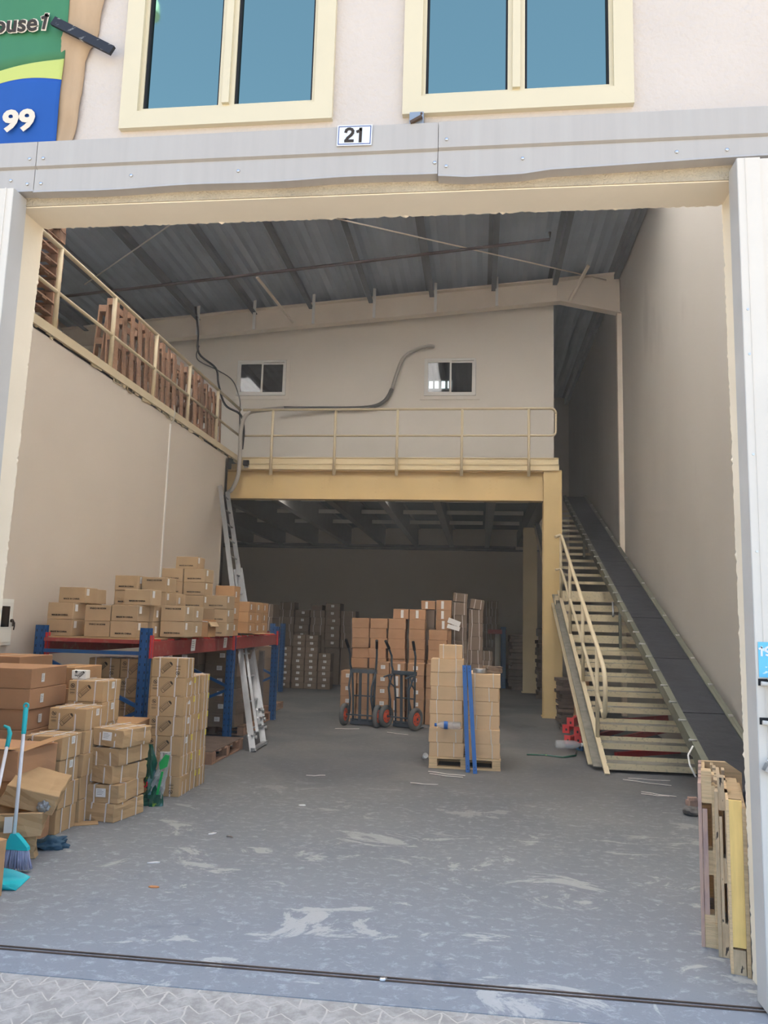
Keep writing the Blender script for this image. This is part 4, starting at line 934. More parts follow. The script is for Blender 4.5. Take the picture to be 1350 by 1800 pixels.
# bottle
def bottle(loc, rot, s, label, name='plastic_bottle', capm='blue2', wrap=True):
    e = empty(name, loc); e.rotation_euler = rot; tag(e, label, 'bottle')
    b = MB(); b.lathe([(.001, 0), (.03 * s, 0), (.034 * s, .01 * s), (.034 * s, .07 * s), (.031 * s, .075 * s), (.034 * s, .08 * s), (.034 * s, .15 * s), (.028 * s, .18 * s), (.013 * s, .205 * s), (.013 * s, .22 * s)], 20, cap=False); b.build('bottle_body', 'bottle', e)
    b = MB(); b.lathe([(.015 * s, .215 * s), (.015 * s, .235 * s)], 16); b.build('bottle_cap', capm, e)
    if wrap: b = MB(); b.lathe([(.0348 * s, .15 * s), (.0348 * s, .115 * s)], 20, cap=False); b.build('bottle_label', 'blue2', e) if wrap else None
    return e
bottle((-.18, 9.07, .475), (0, R(-90), 0), 1.25, 'clear water bottle with a blue label lying on the mid-floor cartons')
def blue_bar(a, t, label):
    e = empty('steel_profile', a); tag(e, label, 'steel bar')
    d = Vector(t) - Vector(a); b = MB(); b.bar((0, 0, 0), d, .045, .006, (0, 1, 0)); b.bar((-.02, .012, 0), d + Vector((-.02, .012, 0)), .004, .03, (0, 1, 0)); b.bar((.02, .012, 0), d + Vector((.02, .012, 0)), .004, .03, (0, 1, 0)); b.bar((0, -.004, 0), d + Vector((0, -.004, 0)), .012, .006, (0, 1, 0)); b.build('channel', 'blue2', e)
    b = MB()
    for f in (.03, .06, .94, .97):
        p = d * f; b.lathe([(.005, -.008), (.005, -.004)], 8, 'y', p)
    b.build('bolt_hole', 'seal', e)
blue_bar((-.095, 8.94, 0.0), (-.150, 9.085, 1.14), 'left blue steel profile leaning on the mid-floor cartons')
blue_bar((-.015, 8.88, 0.0), (-.098, 9.085, 1.14), 'right blue steel profile leaning on the mid-floor cartons')
def cup():
    e = empty('paper_cup', (-.60, 9.30, .075)); tag(e, 'crushed white cup at the left edge of the mid-floor pallet', 'cup'); b = MB(); b.lathe([(.022, 0), (.032, .07), (.029, .07), (.02, .004)], 16); o = b.build('cup_body', 'white', e); o.rotation_euler = (R(60), 0, .4)
cup()

# ---------------------------------------------------------------- pile behind the hand trucks
G6 = 'reddish cartons piled behind the hand trucks'
cols = [(-2.10, .285), (-1.80, .285), (-1.49, .285), (-1.15, .265), (-.82, .30)]
nm = ['first', 'second', 'third', 'fourth', 'fifth']
for i, (x, w) in enumerate(cols):
    rr = .05 if i >= 3 else .015
    stack(f'of the {nm[i]} upper column from the left behind the hand trucks', x, 13.25, .83, w, .36, .165, 5 if i != 4 else 4, 'plain' if i != 3 else 'plain', 'card_red', G6, kind='reddish carton', jit=.012, jr=rr, dents=.004, parts=False)
    b = None
for i, (x, w, n, h, st) in enumerate([(-2.20, .25, 4, .20, 'whitelabel'), (-1.93, .25, 4, .20, 'plain'), (-1.66, .24, 5, .19, 'whitelabel'), (-1.40, .24, 5, .19, 'ragged'), (-1.12, .27, 5, .19, 'whitelabel'), (-.82, .28, 5, .19, 'plain')]):
    stack(f'of the {["first", "second", "third", "fourth", "fifth", "sixth"][i]} lower column behind the hand trucks', x, 12.85, 0, w, .34, h, n, st, 'card_red', G6, kind='brown taped carton', jit=.006)
for i, (x, w) in enumerate(cols):
    stack(f'of the {nm[i]} hidden base column behind the hand trucks', x, 13.25, 0, w, .36, .208, 4, 'plain', 'card_red', G6, kind='reddish base carton', parts=False) if i < 0 else None
b = MB(); b.box(-2.1, -.5, 13.25, 13.62, 0, .825); o = b.build('carton_block', 'card_dark', None); tag(o, 'large dark carton block holding up the reddish upper columns', 'box')
carton(-1.30, 13.5, 1.656, .26, .3, .165, 'ragged', 'brown carton with torn tape, left of the pair on the reddish columns', G6, 'card_red')
carton(-1.02, 13.5, 1.656, .27, .3, .165, 'ragged', 'brown carton with torn tape, right of the pair on the reddish columns', G6, 'card_red', .03)
stack('of the right column crowned by two taped cartons', -.72, 13.7, 1.49, .26, .3, .17, 3, 'ragged', 'card_red', G6, kind='torn-taped carton', jit=.01)
stack('of the column supporting the torn-taped cartons', -.72, 13.7, 0, .26, .3, .298, 5, 'plain', 'card_red', G6, kind='tall brown carton', parts=False)
carton(-.86, 13.85, 1.83, .24, .28, .15, 'ragged', 'high carton left of the torn-taped summit', G6, 'card_red')
stack('of the narrow column under the high left carton', -.99, 13.72, 0, .25, .28, .304, 6, 'plain', 'card_dark', G6, kind='dull carton', parts=False)
carton(-.33, 14.0, 1.98, .24, .24, .15, 'band', 'pinkish banded carton leaning at the very summit of the pile', G6, 'card_dark', .1, (0, R(5)))
stack('of the column under the pinkish summit carton', -.44, 13.86, 0, .25, .3, .219, 9, 'band', 'card_dark', G6, kind='dull carton')
carton(-.04, 14.05, 1.86, .24, .24, .17, 'band', 'leaning dark carton right of the torn-taped summit', G6, 'card_dark', .1, (0, R(8)))
stack('of the column under the leaning dark carton', -.17, 13.9, 0, .25, .3, .231, 8, 'band', 'card_dark', G6, kind='dull carton')
b = MB(); b.box(-.11, .11, -.002, .002, 0, .07, Matrix.Rotation(.25, 3, 'Y')); b.box(-.10, .12, -.004, 0, .08, .17, Matrix.Rotation(.35, 3, 'Y')); o = b.build('paper_sheet', 'label', None, (-.42, 13.66, 1.50)); tag(o, 'crumpled white papers hanging on the right carton column', 'paper')

# ---------------------------------------------------------------- far cartons
G7 = 'taped cartons standing far back in the dim left aisle'
for i, (x, n) in enumerate([(-4.66, 7), (-4.34, 9), (-4.03, 9), (-3.71, 6)]):
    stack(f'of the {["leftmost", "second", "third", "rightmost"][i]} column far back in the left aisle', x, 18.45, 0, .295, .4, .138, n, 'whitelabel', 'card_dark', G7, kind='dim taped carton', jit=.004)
G8 = 'wide banded cartons at the back wall on the left'
for i, x in enumerate([-5.05, -4.66, -4.27, -3.88, -3.49]):
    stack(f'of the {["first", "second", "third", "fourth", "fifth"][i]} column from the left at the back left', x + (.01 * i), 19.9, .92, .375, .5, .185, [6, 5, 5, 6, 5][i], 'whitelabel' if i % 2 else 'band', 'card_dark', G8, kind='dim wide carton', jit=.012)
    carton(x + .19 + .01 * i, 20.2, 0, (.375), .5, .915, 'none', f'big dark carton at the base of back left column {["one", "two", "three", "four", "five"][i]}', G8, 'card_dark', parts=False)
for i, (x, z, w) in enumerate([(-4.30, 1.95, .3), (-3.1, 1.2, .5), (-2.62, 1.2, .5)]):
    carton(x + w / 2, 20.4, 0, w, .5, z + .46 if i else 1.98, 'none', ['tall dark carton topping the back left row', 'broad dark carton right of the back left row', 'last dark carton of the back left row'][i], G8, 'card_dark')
# rack with dark load at left back
e = empty('pallet_rack', (0, 0, 0)); tag(e, 'dim rack with a dark red beam at the back of the left aisle', 'rack')
for x in (-5.75, -4.36):
    for y in (16.6, 17.5): upright(x, y, e, 1.5)
for y in (16.56, 17.54): MB().box(-5.7, -4.4, y - .02, y + .02, 1.20, 1.33).build('beam', 'red', e)
MB().box(-5.7, -4.4, 16.6, 17.5, 1.33, 1.345).build('deck_panel', 'joist', e)
for i, x in enumerate((-5.65, -5.2, -4.78)):
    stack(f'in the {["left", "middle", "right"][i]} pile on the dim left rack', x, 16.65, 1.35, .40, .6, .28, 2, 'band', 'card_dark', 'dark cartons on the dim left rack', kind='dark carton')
G9 = 'banded cartons at the back on the right'
nn = ['first', 'second', 'third', 'fourth', 'fifth', 'sixth']
for i, (x, n) in enumerate([(-.82, 4), (-.49, 5), (-.26, 5), (.06, 6), (.30, 6)]):
    w = .31 if i in (0, 2) else .23
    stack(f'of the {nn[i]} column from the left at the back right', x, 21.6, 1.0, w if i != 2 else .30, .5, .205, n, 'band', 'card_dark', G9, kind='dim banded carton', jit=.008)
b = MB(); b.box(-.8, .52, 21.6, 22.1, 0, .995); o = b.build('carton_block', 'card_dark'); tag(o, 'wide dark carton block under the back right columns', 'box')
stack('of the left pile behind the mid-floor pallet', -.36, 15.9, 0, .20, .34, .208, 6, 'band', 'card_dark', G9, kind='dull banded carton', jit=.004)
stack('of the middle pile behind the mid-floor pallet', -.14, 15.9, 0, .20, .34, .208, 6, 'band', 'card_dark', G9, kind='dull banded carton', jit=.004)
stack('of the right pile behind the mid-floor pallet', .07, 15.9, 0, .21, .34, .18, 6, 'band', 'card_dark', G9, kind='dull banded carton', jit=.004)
e = empty('pallet_rack', (0, 0, 0)); tag(e, 'dim blue rack end with a red beam behind the mid floor', 'rack')
for y in (20.8, 21.5): upright(.66, y, e, 1.55)
upright(-.9, 21.5, e, 1.55)
MB().box(.25, .62, 20.78, 20.83, 1.37, 1.48).build('beam', 'red', e); MB().box(.44, .56, 20.95, 21.0, 0, 1.38).build('back_panel', 'joistl', e); MB().box(.60, .72, 20.82, 21.5, 1.37, 1.48).build('beam', 'red', e)
# bundles near the columns
def bundle(loc, w, d, h, n, label, seed):
    rr = random.Random(seed); e = empty('cardboard_bundle', loc); tag(e, label, 'cardboard', 'bundles of folded cardboard by the columns'); z = 0; t = h / n
    for k in range(n):
        q = MB(); ww = w * rr.uniform(.75, 1.05); dd = d * rr.uniform(.8, 1.05); q.box(-ww / 2, ww / 2, -dd / 2, dd / 2, 0, t * .93, Matrix.Rotation(rr.uniform(-.15, .15), 3, 'Z') @ Matrix.Rotation(rr.uniform(-.03, .03), 3, 'X'))
        q.build('folded_layer', 'bundle', e, (rr.uniform(-.03, .03), rr.uniform(-.04, .04), z)); z += t
bundle((.98, 20.6, 0), .42, .6, 1.35, 16, 'dark pile of folded cardboard left of the inner column', 1)
bundle((1.52, 18.4, 0), .42, .6, 1.55, 18, 'dark pile of folded cardboard right of the inner column', 2)
bundle((1.42, 13.1, 0), .32, .5, .78, 14, 'loose folded cardboard pile at the foot of the golden column', 3)
stack('under the stairs by the folded cardboard', 1.50, 12.75, 0, .22, .3, .21, 4, 'plain', 'card_orange', 'cartons under the stairs', kind='small brown carton')
b = MB(); bm = b.bm; bmesh.ops.create_icosphere(bm, subdivisions=3, radius=.14)
for v in bm.verts: v.co = Vector((v.co.x, v.co.y, v.co.z * .8)) * (1 + .4 * noise.noise(v.co * 9))
o = b.build('plastic_bag', 'clear_film', None, (1.57, 12.9, .95)); tag(o, 'crumpled clear plastic bag on the cartons under the stairs', 'bag')

# ---------------------------------------------------------------- stairs
def stairs():
    e = empty('steel_stairs', (1.42, 9.25, 0)); tag(e, 'cream steel staircase with open treads climbing to the mezzanine', 'stairs')
    s = .425; ox = 1.42; oy = 9.25; P = lambda x, y, z: (x - ox, y - oy, z)
    ln = lambda y: (y - 9.25) * s
    y1 = 20.2
    b = MB(); b.bar(P(1.375, 9.45, .04), P(1.375, y1, ln(y1) - .06), .13, .012); b.build('stringer', 'treadtop', e)
    b = MB(); b.bar(P(1.43, 9.22, .0), P(1.43, y1, ln(y1) + .01), .055, .03); b.build('stringer_flange', 'cream', e)
    b = MB(); b.bar(P(1.325, 9.80, .0), P(1.325, y1, ln(y1) - .20), .05, .03); b.build('stringer_flange', 'cream', e)
    b = MB(); b.bar(P(2.68, 9.3, .02), P(2.68, y1, ln(y1) + .0), .03, .2); b.build('stringer', 'cream', e)
    for k in range(27):
        y = 9.36 + k * .392; z = .10 + k * .392 * s
        if z > 4.5: break
        if 12 <= k <= 13:
            if k == 12:
                b = MB(); b.box(.03, 1.25, y - oy, y - oy + .8, z + .10, z + .12); b.box(.03, 1.25, y - oy - .01, y - oy, z - .06, z + .12); b.build('landing', 'tread', e)
            continue
        b = MB(); b.box(.03, 1.25, y - oy - .003, y - oy, z - (.066 if k < 12 else .05), z + .002); b.box(.03, 1.25, y - oy + .25, y - oy + .253, z - .004, z + (.048 if k < 12 else .001))
        b.mi = 1; b.box(.03, 1.25, y - oy, y - oy + .25, z - .004, z); b.build('tread', ['tread', 'treadtop'], e)
    # bracket at landing
    b = MB(); b.box(-.10, .02, 14.2 - oy, 14.22 - oy, 1.92, 2.14); b.box(-.10, -.09, 14.0 - oy, 14.22 - oy, 1.92, 2.14); b.box(-.1, .02, 14.2 - oy - .08, 14.22 - oy, 1.92, 1.93); b.build('bracket', 'cream', e)
    # hand rail
    h = MB(); h.tube([P(1.33, 14.05, 3.16), P(1.42, 14.1, 3.20), P(1.43, 13.95, 3.16), P(1.43, 12.5, 2.52), P(1.43, 11.0, 1.86), P(1.43, 9.9, 1.38), P(1.43, 9.45, 1.17), P(1.43, 9.32, 1.05), P(1.43, 9.30, .9), P(1.43, 9.34, .66), P(1.43, 9.42, .60), P(1.43, 9.55, .655)], .027, 12); h.build('hand_rail', 'cream', e)
    h = MB(); h.tube([P(1.33, 14.0, 2.58), P(1.42, 14.05, 2.60), P(1.43, 13.9, 2.54), P(1.43, 9.55, .655)], .021, 10); h.build('mid_rail', 'cream', e)
    for y, z0, z1 in ((9.92, .30, 1.37), (11.22, .87, 1.94), (12.72, 1.49, 2.60), (14.1, 2.10, 3.18)):
        t = MB(); t.tube([P(1.43, y, z0), P(1.43, y, z1)], .024, 10); t.build('post', 'cream', e)
stairs()
def conveyor():
    e = empty('belt_conveyor', (2.1, 7.3, 0)); tag(e, 'long black belt conveyor inclined beside the stairs along the right wall', 'conveyor')
    s = .372; y0, y1 = 7.55, 19.9; L = lambda y: .13 + (y - 7.35) * s; ox, oy = 2.1, 7.3
    P = lambda x, y, z: (x - ox, y - oy, z)
    for x in (2.10, 2.63):
        b = MB(); b.bar(P(x, y0, L(y0)), P(x, y1, L(y1)), .035, .13); b.bar(P(x + (.02 if x < 2.3 else -.02), y0, L(y0) + .06), P(x + (.02 if x < 2.3 else -.02), y1, L(y1) + .06), .06, .012); b.build('side_frame', 'belt_side', e)
    seg = 9
    for k in range(seg):
        a = y0 - .05 + (y1 - y0) * k / seg; c = y0 - .05 + (y1 - y0) * (k + 1) / seg - .015
        b = MB(); b.bar(P(2.37, a, L(a) + .035), P(2.37, c, L(c) + .035), .46, .02); b.build('belt_section', 'belt', e)
    t = MB(); t.tube([P(2.15, y0 - .05, L(y0) - .02), P(2.6, y0 - .05, L(y0) - .02)], .06, 16); t.build('end_roller', 'belt', e)
    n = 30
    for k in range(n):
        y = y0 + .3 + (y1 - y0 - .6) * k / n; b = MB(); b.tube([P(2.055, y, L(y) + .075), P(2.135, y, L(y) + .075)], .008, 8); b.lathe([(.014, 0), (.014, .012)], 8, 'x', P(2.06, y, L(y) + .075)); b.build('clip', 'steel', e)
    for k in range(16):
        y = y0 + .5 + (y1 - y0 - .9) * k / 16; b = MB(); b.box(2.60 - ox, 2.64 - ox, y - oy, y - oy + .05, L(y) + .065, L(y) + .085); b.build('clip', 'steel', e)
    b = MB()
    b.prism([(7.9 - oy, L(7.9) - .06), (8.35 - oy, L(8.35) - .06), (8.0 - oy, .10), (7.8 - oy, .10)], 'x', .0, .012); b.build('support_plate', 'belt_side', e)
    b = MB(); b.bar(P(2.10, 7.9, .0), P(2.10, 7.9, L(7.9) - .03), .04, .04); b.bar(P(2.63, 7.9, .0), P(2.63, 7.9, L(7.9) - .03), .04, .04); b.bar(P(2.1, 7.9, .12), P(2.63, 7.9, .12), .03, .03); b.build('support_leg', 'belt_side', e)
    for y in (12.2, 16.2):
        b = MB(); b.bar(P(2.10, y, (y - 9.25) * .425 + .05), P(2.10, y, L(y) - .03), .04, .04); b.bar(P(2.63, y, (y - 9.25) * .425 + .05), P(2.63, y, L(y) - .03), .04, .04); b.build('support_leg', 'belt_side', e)
    t = MB(); t.tube([P(2.06, 8.1, .50), P(2.0, 8.05, .42), P(2.0, 8.0, .34), P(2.04, 7.95, .24)], .009, 8); t.build('cable', 'white', e)
    # hanging hook half way
    b = MB(); b.tube([P(2.06, 12.6, 2.0), P(2.06, 12.55, 1.86), P(2.05, 12.5, 1.78), P(2.06, 12.45, 1.80)], .015, 8); b.build('hook', 'alu', e)
conveyor()
o = MB(); bm = o.bm; bmesh.ops.create_icosphere(bm, subdivisions=3, radius=.07)
for v in bm.verts: v.co = Vector((v.co.x, v.co.y, max(-.03, v.co.z * .6))) * (1 + .35 * noise.noise(v.co * 20))
o = o.build('rubble_lump', 'stone', None, (1.87, 7.45, .035)); tag(o, 'grey rubble lump wrapped in film near the conveyor foot', 'rubble')
b = MB(); b.box(-.05, .05, -.04, .04, 0, .05, Matrix.Rotation(.3, 3, 'Z')); b.box(-.04, .04, -.035, .03, .05, .075); o = b.build('wood_block', 'wood_p', None, (1.98, 7.85, 0)); tag(o, 'small reddish block under the conveyor leg', 'block')

# red and blue beams stored under the stairs
G10 = 'spare rack beams stored under the stairs'
rr = random.Random(21)
posx = ['lowest left', 'lowest middle', 'lowest right', 'second layer left', 'second layer middle', 'second layer right', 'third layer left', 'third layer right', 'top layer']
for k, (dx, z, m) in enumerate([(0, 0, 'blue'), (.10, 0, 'blue'), (.2, .0, 'blue'), (-.05, .10, 'redb'), (.07, .10, 'redb'), (.19, .10, 'red'), (-.07, .20, 'redb'), (.06, .21, 'redb'), (-.02, .32, 'redb')]):
    x0, y0 = 1.24 + dx + rr.uniform(-.02, .02), 10.95 + rr.uniform(-.15, .25)
    e = empty('rack_beam', (x0, y0, z + .04)); e.rotation_euler = (0, 0, rr.uniform(-.5, -.25)); col_ = 'blue' if m == 'blue' else 'red'
    tag(e, f'{col_} spare rack beam, {posx[k]}, in the pile under the stairs', 'steel beam', G10)
    MB().box(-.025, .025, 0, 1.5, -.035, .035).build('beam', m, e)
    b = MB(); b.box(-.05, .05, -.006, .0, -.05, .06); b.box(.044, .05, -.07, 0, -.05, .06); b.build('end_connector', m, e)
    b = MB(); b.box(-.012, .012, -.0075, -.006, -.02, .01); b.build('slot', 'seal', e)
for k, (a, c, m) in enumerate([((1.7, 10.3, .05), (2.6, 10.9, .06), 'redb'), ((1.6, 10.9, .10), (2.6, 11.2, .30), 'red'), ((1.6, 11.4, .30), (2.6, 11.5, .40), 'red'), ((1.7, 10.0, .04), (2.5, 9.8, .035), 'blue')]):
    e = empty('rack_beam', a); tag(e, f'{["bright red", "dull red sloping", "dull red upper", "blue floor"][k]} spare rack beam lying across behind the stair treads', 'steel beam', G10)
    MB().bar((0, 0, 0), Vector(c) - Vector(a), .05, .07).build('beam', m, e)
bottle((1.00, 10.62, .105), (0, R(90), .15), 1.55 * 1.0, 'large empty clear plastic bottle on the floor near the stairs', 'water_jug', 'white', False)
t = MB(); t.tube([(.62, 10.30, .006), (.85, 10.33, .008), (1.05, 10.22, .008), (1.22, 10.33, .02), (1.26, 10.5, .06)], .012, 8); o = t.build('green_strap', 'green_film'); tag(o, 'thin dark green strap lying on the floor before the stairs', 'strap')

# ---------------------------------------------------------------- hand trucks
def hand_truck(loc, rz, label, side_handles=False):
    e = empty('hand_truck', loc, rz); tag(e, label, 'hand truck', 'hand trucks')
    # local: wheels axle along x at y=-.06,z=.165 ; load side +y
    for s in (-1, 1):
        t = MB(); t.tube([(s * .17, .06, .06), (s * .175, .05, .45), (s * .19, .02, .80), (s * .215, -.02, .93), (s * .22, -.02, 1.08), (s * .24, -.10, 1.24), (s * .25, -.14, 1.30)], .0165, 10); t.build('side_frame', 'cart', e)
        t = MB(); t.tube([(s * .232, -.075, 1.19), (s * .253, -.15, 1.315)], .022, 12); t.build('grip', 'black', e)
        t = MB(); t.tube([(s * .205, .0, .82), (s * .185, -.13, .60), (s * .17, -.10, .42), (s * .20, -.04, .17)], .016, 10); t.build('wheel_strut', 'cart', e)
        w = MB(); w.lathe([(.100, -.022), (.135, -.037), (.160, -.030), (.168, -.012), (.168, .012), (.160, .030), (.135, .037), (.100, .022), (.100, -.022)], 36, 'x', (0, 0, 0), cap=False); wo = w.build('tyre', 'rubber', e, (s * .27, -.06, .168))
        hb = MB(); hb.lathe([(.101, -.018), (.101, .018), (.085, .022), (.05, .010), (.045, .030), (.022, .034), (.022, -.034), (.045, -.030), (.05, -.010), (.085, -.022), (.101, -.018)], 28, 'x', cap=False)
        ho = hb.build('wheel_hub', 'hub', wo)
        c = MB(); c.lathe([(.018, -.042), (.018, .042)], 12, 'x'); 
        for k in range(4):
            a = k * math.pi / 2 + .4; c.lathe([(.007, -.026), (.007, .026)], 6, 'x', (0, .066 * math.cos(a), .066 * math.sin(a)))
        c.build('hub_bolt', 'cart', ho)
    t = MB(); t.tube([(-.27, -.06, .168), (.27, -.06, .168)], .011, 8); t.build('axle', 'cart', e)
    b = MB(); b.box(-.22, .22, -.01, .03, .80, .86); b.build('cross_bar', 'cart', e)
    for z in (.45, .08):
        t = MB(); t.tube([(-.175, .05, z), (.175, .05, z)], .010, 8); t.build('cross_bar', 'cart', e)
    for x in (-.055, .075):
        b = MB(); b.bar((x, .045, .06), (x, .02, .83), .045 if x < 0 else .03, .012, (0, 1, 0)); b.build('centre_bar', 'cart', e)
    b = MB(); b.box(-.21, .21, .05, .27, .012, .020); b.box(-.21, .21, .05, .06, .012, .10); b.build('toe_plate', 'cart', e)
    if side_handles:
        for s in (-1, 1):
            t = MB(); t.tube([(s * .2, .01, .80), (s * .2, -.12, .79), (s * .2, -.24, .77)], .014, 8); t.tube([(s * .2, -.12, .78), (s * .19, -.06, .66), (s * .175, .03, .60)], .012, 8); t.build('side_handle', 'cart', e)
hand_truck((-1.765, 12.36, 0), R(-11), 'left slate-grey hand truck with orange hubs, plain cross bar')
hand_truck((-1.125, 12.26, 0), R(-28), 'right slate-grey hand truck with orange hubs and extra side handles', True)

# ---------------------------------------------------------------- ladder
def ladder():
    A0 = Vector((-2.68, 9.56, 0)); A1 = Vector((-4.56, 13.30, 3.90)); B0 = Vector((-2.70, 10.12, 0.0)); B1 = Vector((-4.56, 13.72, 3.86))
    e = empty('aluminium_ladder', A0); tag(e, 'long aluminium folding ladder leaning against the left wall end', 'ladder')
    q = lambda p: p - A0
    for (a, c, t0, t1) in ((A0, A1, 0, 1.0), (B0, B1, 0, 1)):
        b = MB(); p0 = q(a.lerp(c, t0)); p1 = q(a.lerp(c, t1)); b.bar(p0, p1, .028, .075, (1, 0, 0)); b.build('rail', 'alu', e)
    off = Vector((.05, .05, .0))
    b = MB(); b.bar(q(B0 + off * .7 + (B1 - B0) * .08), q(B0 + off * .7 + (B1 - B0) * .62), .02, .045, (1, 0, 0)); b.build('rail', 'alu', e)
    b = MB(); b.bar(q(A0 + Vector((.05, .12, 0)) + (A1 - A0) * .05), q(A0 + Vector((.03, .12, 0)) + (A1 - A0) * .60), .018, .035, (1, 0, 0)); b.build('rail', 'alu', e)
    for k in range(13):
        t = .06 + k * .075; r = MB(); r.tube([q(A0.lerp(A1, t)), q(B0.lerp(B1, t))], .013, 8); r.build('rung', 'alu', e)
    b = MB(); b.bar(q(A0 + Vector((0, -.02, .03))), q(B0 + Vector((0, .1, .03))), .05, .035); b.build('foot_bar', 'alu', e)
    for (p, s) in ((B0.lerp(B1, .05), .03), (B0.lerp(B1, .075), .026), (B0.lerp(B1, .10), .03), (A0.lerp(A1, .04), .022)):
        b = MB(); c = q(p); b.lathe([(s, -.05), (s * 1.1, -.03), (s * .5, -.02), (s * .5, .05), (s * .9, .055), (s * .9, .075)], 10, 'x', c); b.lathe([(s * .6, -.05), (s * .6, .08)], 10, 'y', c + Vector((.02, 0, .02))); b.build('hinge_knob', 'steel', e)
ladder()

# ---------------------------------------------------------------- loft pallets behind the left rail
G11 = 'wooden pallets stored on the loft behind the rail'
for i in range(10):
    pallet((-5.36, 7.5, 4.66 + i * .15), rnd.uniform(-.03, .03), 1.0, 1.4, .145, 'wood_old', f'brown pallet, {ORD[i]}, in the flat stack nearest the door on the loft', G11, nb=6)
for i, (y, x, rx, hgt) in enumerate([(9.87, -4.86, 0, 1.05), (9.98, -5.06, .02, 1.0), (10.99, -4.88, -.03, 1.0), (11.05, -5.08, .02, 1.05), (12.12, -4.90, .12, .95), (12.2, -5.12, -.05, 1.0), (13.27, -4.87, -.08, .9), (13.3, -5.08, .05, 1.0)]):
    e = pallet((x, y, 4.66 + hgt / 2 + abs(rx) * .55), 0, hgt, 1.05, .13, 'wood_old', f'{["nearest", "second", "third", "fourth", "fifth", "sixth", "seventh", "farthest"][i]} upright brown pallet along the loft rail counted from the door', G11, nb=5)
    e.rotation_euler = (rx, R(90 + (3 if i % 2 else -2)), 0)

# ---------------------------------------------------------------- pallets leaning by the right jamb
def upright_pallet(x, y, z, t, D, H, mats, label, tilt=0.0, dz=0):
    """standing on edge: broad faces towards +-X, thickness t, depth D along Y, height H"""
    e = empty('wooden_pallet', (x, y, z)); e.rotation_euler = (0, tilt, R(-15)); tag(e, label, 'pallet', 'pallets standing at the right door jamb')
    rr = random.Random(int(x * 100))
    for k in range(6):     # face boards on the left side, running vertically
        b = MB(); yy = k * (D - .1) / 5; b.box(0, .018, yy, yy + .1, 0, H + rr.uniform(-.01, .01), bev=.002); b.build('deck_board', mats[0], e)
    for k in range(3):     # boards on the other face
        b = MB(); yy = k * (D - .1) / 2; b.box(t - .018, t, yy, yy + .1, 0, H, bev=.002); b.build('bottom_board', mats[2], e)
    for k, zz in enumerate((0.0, H / 2 - .045, H - .09)):   # stringers across, with blocks at the near edge
        b = MB(); b.box(.018, t - .018, .004, .10, zz, zz + (.16 if k != 1 else .12)); b.build('block', mats[1], e)
        b = MB(); b.box(.018, .036, .1, D, zz, zz + .09); b.build('stringer', mats[1], e)
    b = MB(); b.box(.02, t * .52, .0, .018, .16, H - .12); b.build('edge_board', mats[3], e)
upright_pallet(1.152, 4.46, 0, .085, .80, .80, ['wood_p', 'wood', 'wood', 'wood_p'], 'leftmost upright pallet by the right jamb, pinkish edge boards')
upright_pallet(1.235, 4.33, 0, .12, .85, .79, ['wood_d', 'wood_d', 'wood_d', 'wood_d'], 'middle upright pallet by the right jamb, black-stained boards') if False else None
upright_pallet(1.203, 4.345, 0, .065, .80, .79, ['wood_d', 'wood_d', 'wood_d', 'wood_d'], 'second upright pallet by the right jamb, black-stained edge')
e = empty('wooden_pallet', (1.215, 4.15, 0), R(-15)); tag(e, 'nearest upright pallet by the right jamb, bright yellow pine board', 'pallet', 'pallets standing at the right door jamb')
b = MB(); b.box(-.012, .0, .0, .7, .0, .79); b.build('deck_board', 'wood', e)
b = MB(); b.box(.0, .058, .0, .02, .12, .79, bev=.002); b.build('edge_board', 'wood_y', e)
b = MB(); b.box(.0, .055, .001, .14, .0, .11); b.build('block', 'wood_d', e)
b = MB(); b.box(.058, .076, -.02, .7, .0, .76, bev=.002); b.build('bottom_board', 'wood', e)
b = MB(); b.box(.0, .058, .1, .7, .70, .78); b.build('stringer', 'wood', e)
b = MB(); b.prism([(-.12, 0), (.12, 0), (.12, .74), (.03, .80), (-.12, .80)], 'y', .0, .03); o = b.build('wood_offcut', 'wood', None, (1.50, 5.25, .0)); tag(o, 'notched wooden plank standing behind the right-hand upright pallets', 'plank')

# ---------------------------------------------------------------- broom, dustpan, cloth, bag
def broom():
    e = empty('broom', (-2.84, 4.86, 0)); tag(e, 'broom with lilac bristles and turquoise head against the crushed cartons', 'broom')
    top = Vector((-.12, .16, .975)); neck = Vector((-.03, .0, .22))
    t = MB(); t.tube([neck, neck.lerp(top, .80)], .0115, 12); t.build('pole', 'pole', e)
    t = MB(); t.tube([neck.lerp(top, .78), neck.lerp(top, .80), neck.lerp(top, .98), top], [.014, .015, .016, .012], 12)
    ring = [top + Vector((.016 * math.cos(a), 0, .010 + .016 * math.sin(a))) for a in [k * math.pi / 6 for k in range(12)]]; t.tube(ring, .007, 8, True); t.build('grip', 'teal', e)
    h = MB(); h.prism([(-.075, .13), (.075, .13), (.07, .15), (.03, .19), (-.01, .225), (-.045, .225), (-.06, .19), (-.08, .15)], 'y', -.018, .018); h.build('broom_head', 'teal', e)
    h = MB(); rr = random.Random(2)
    for k in range(150):
        x = rr.uniform(-.068, .068); y = rr.uniform(-.014, .014); h.tube([(x, y, .135), (x * 1.15, y * 1.2, .08), (x * 1.35 + .006, y * 1.8, .012 + rr.uniform(0, .01))], [.0035, .003, .0025], 4)
    h.build('bristles', 'bristle', e)
broom()
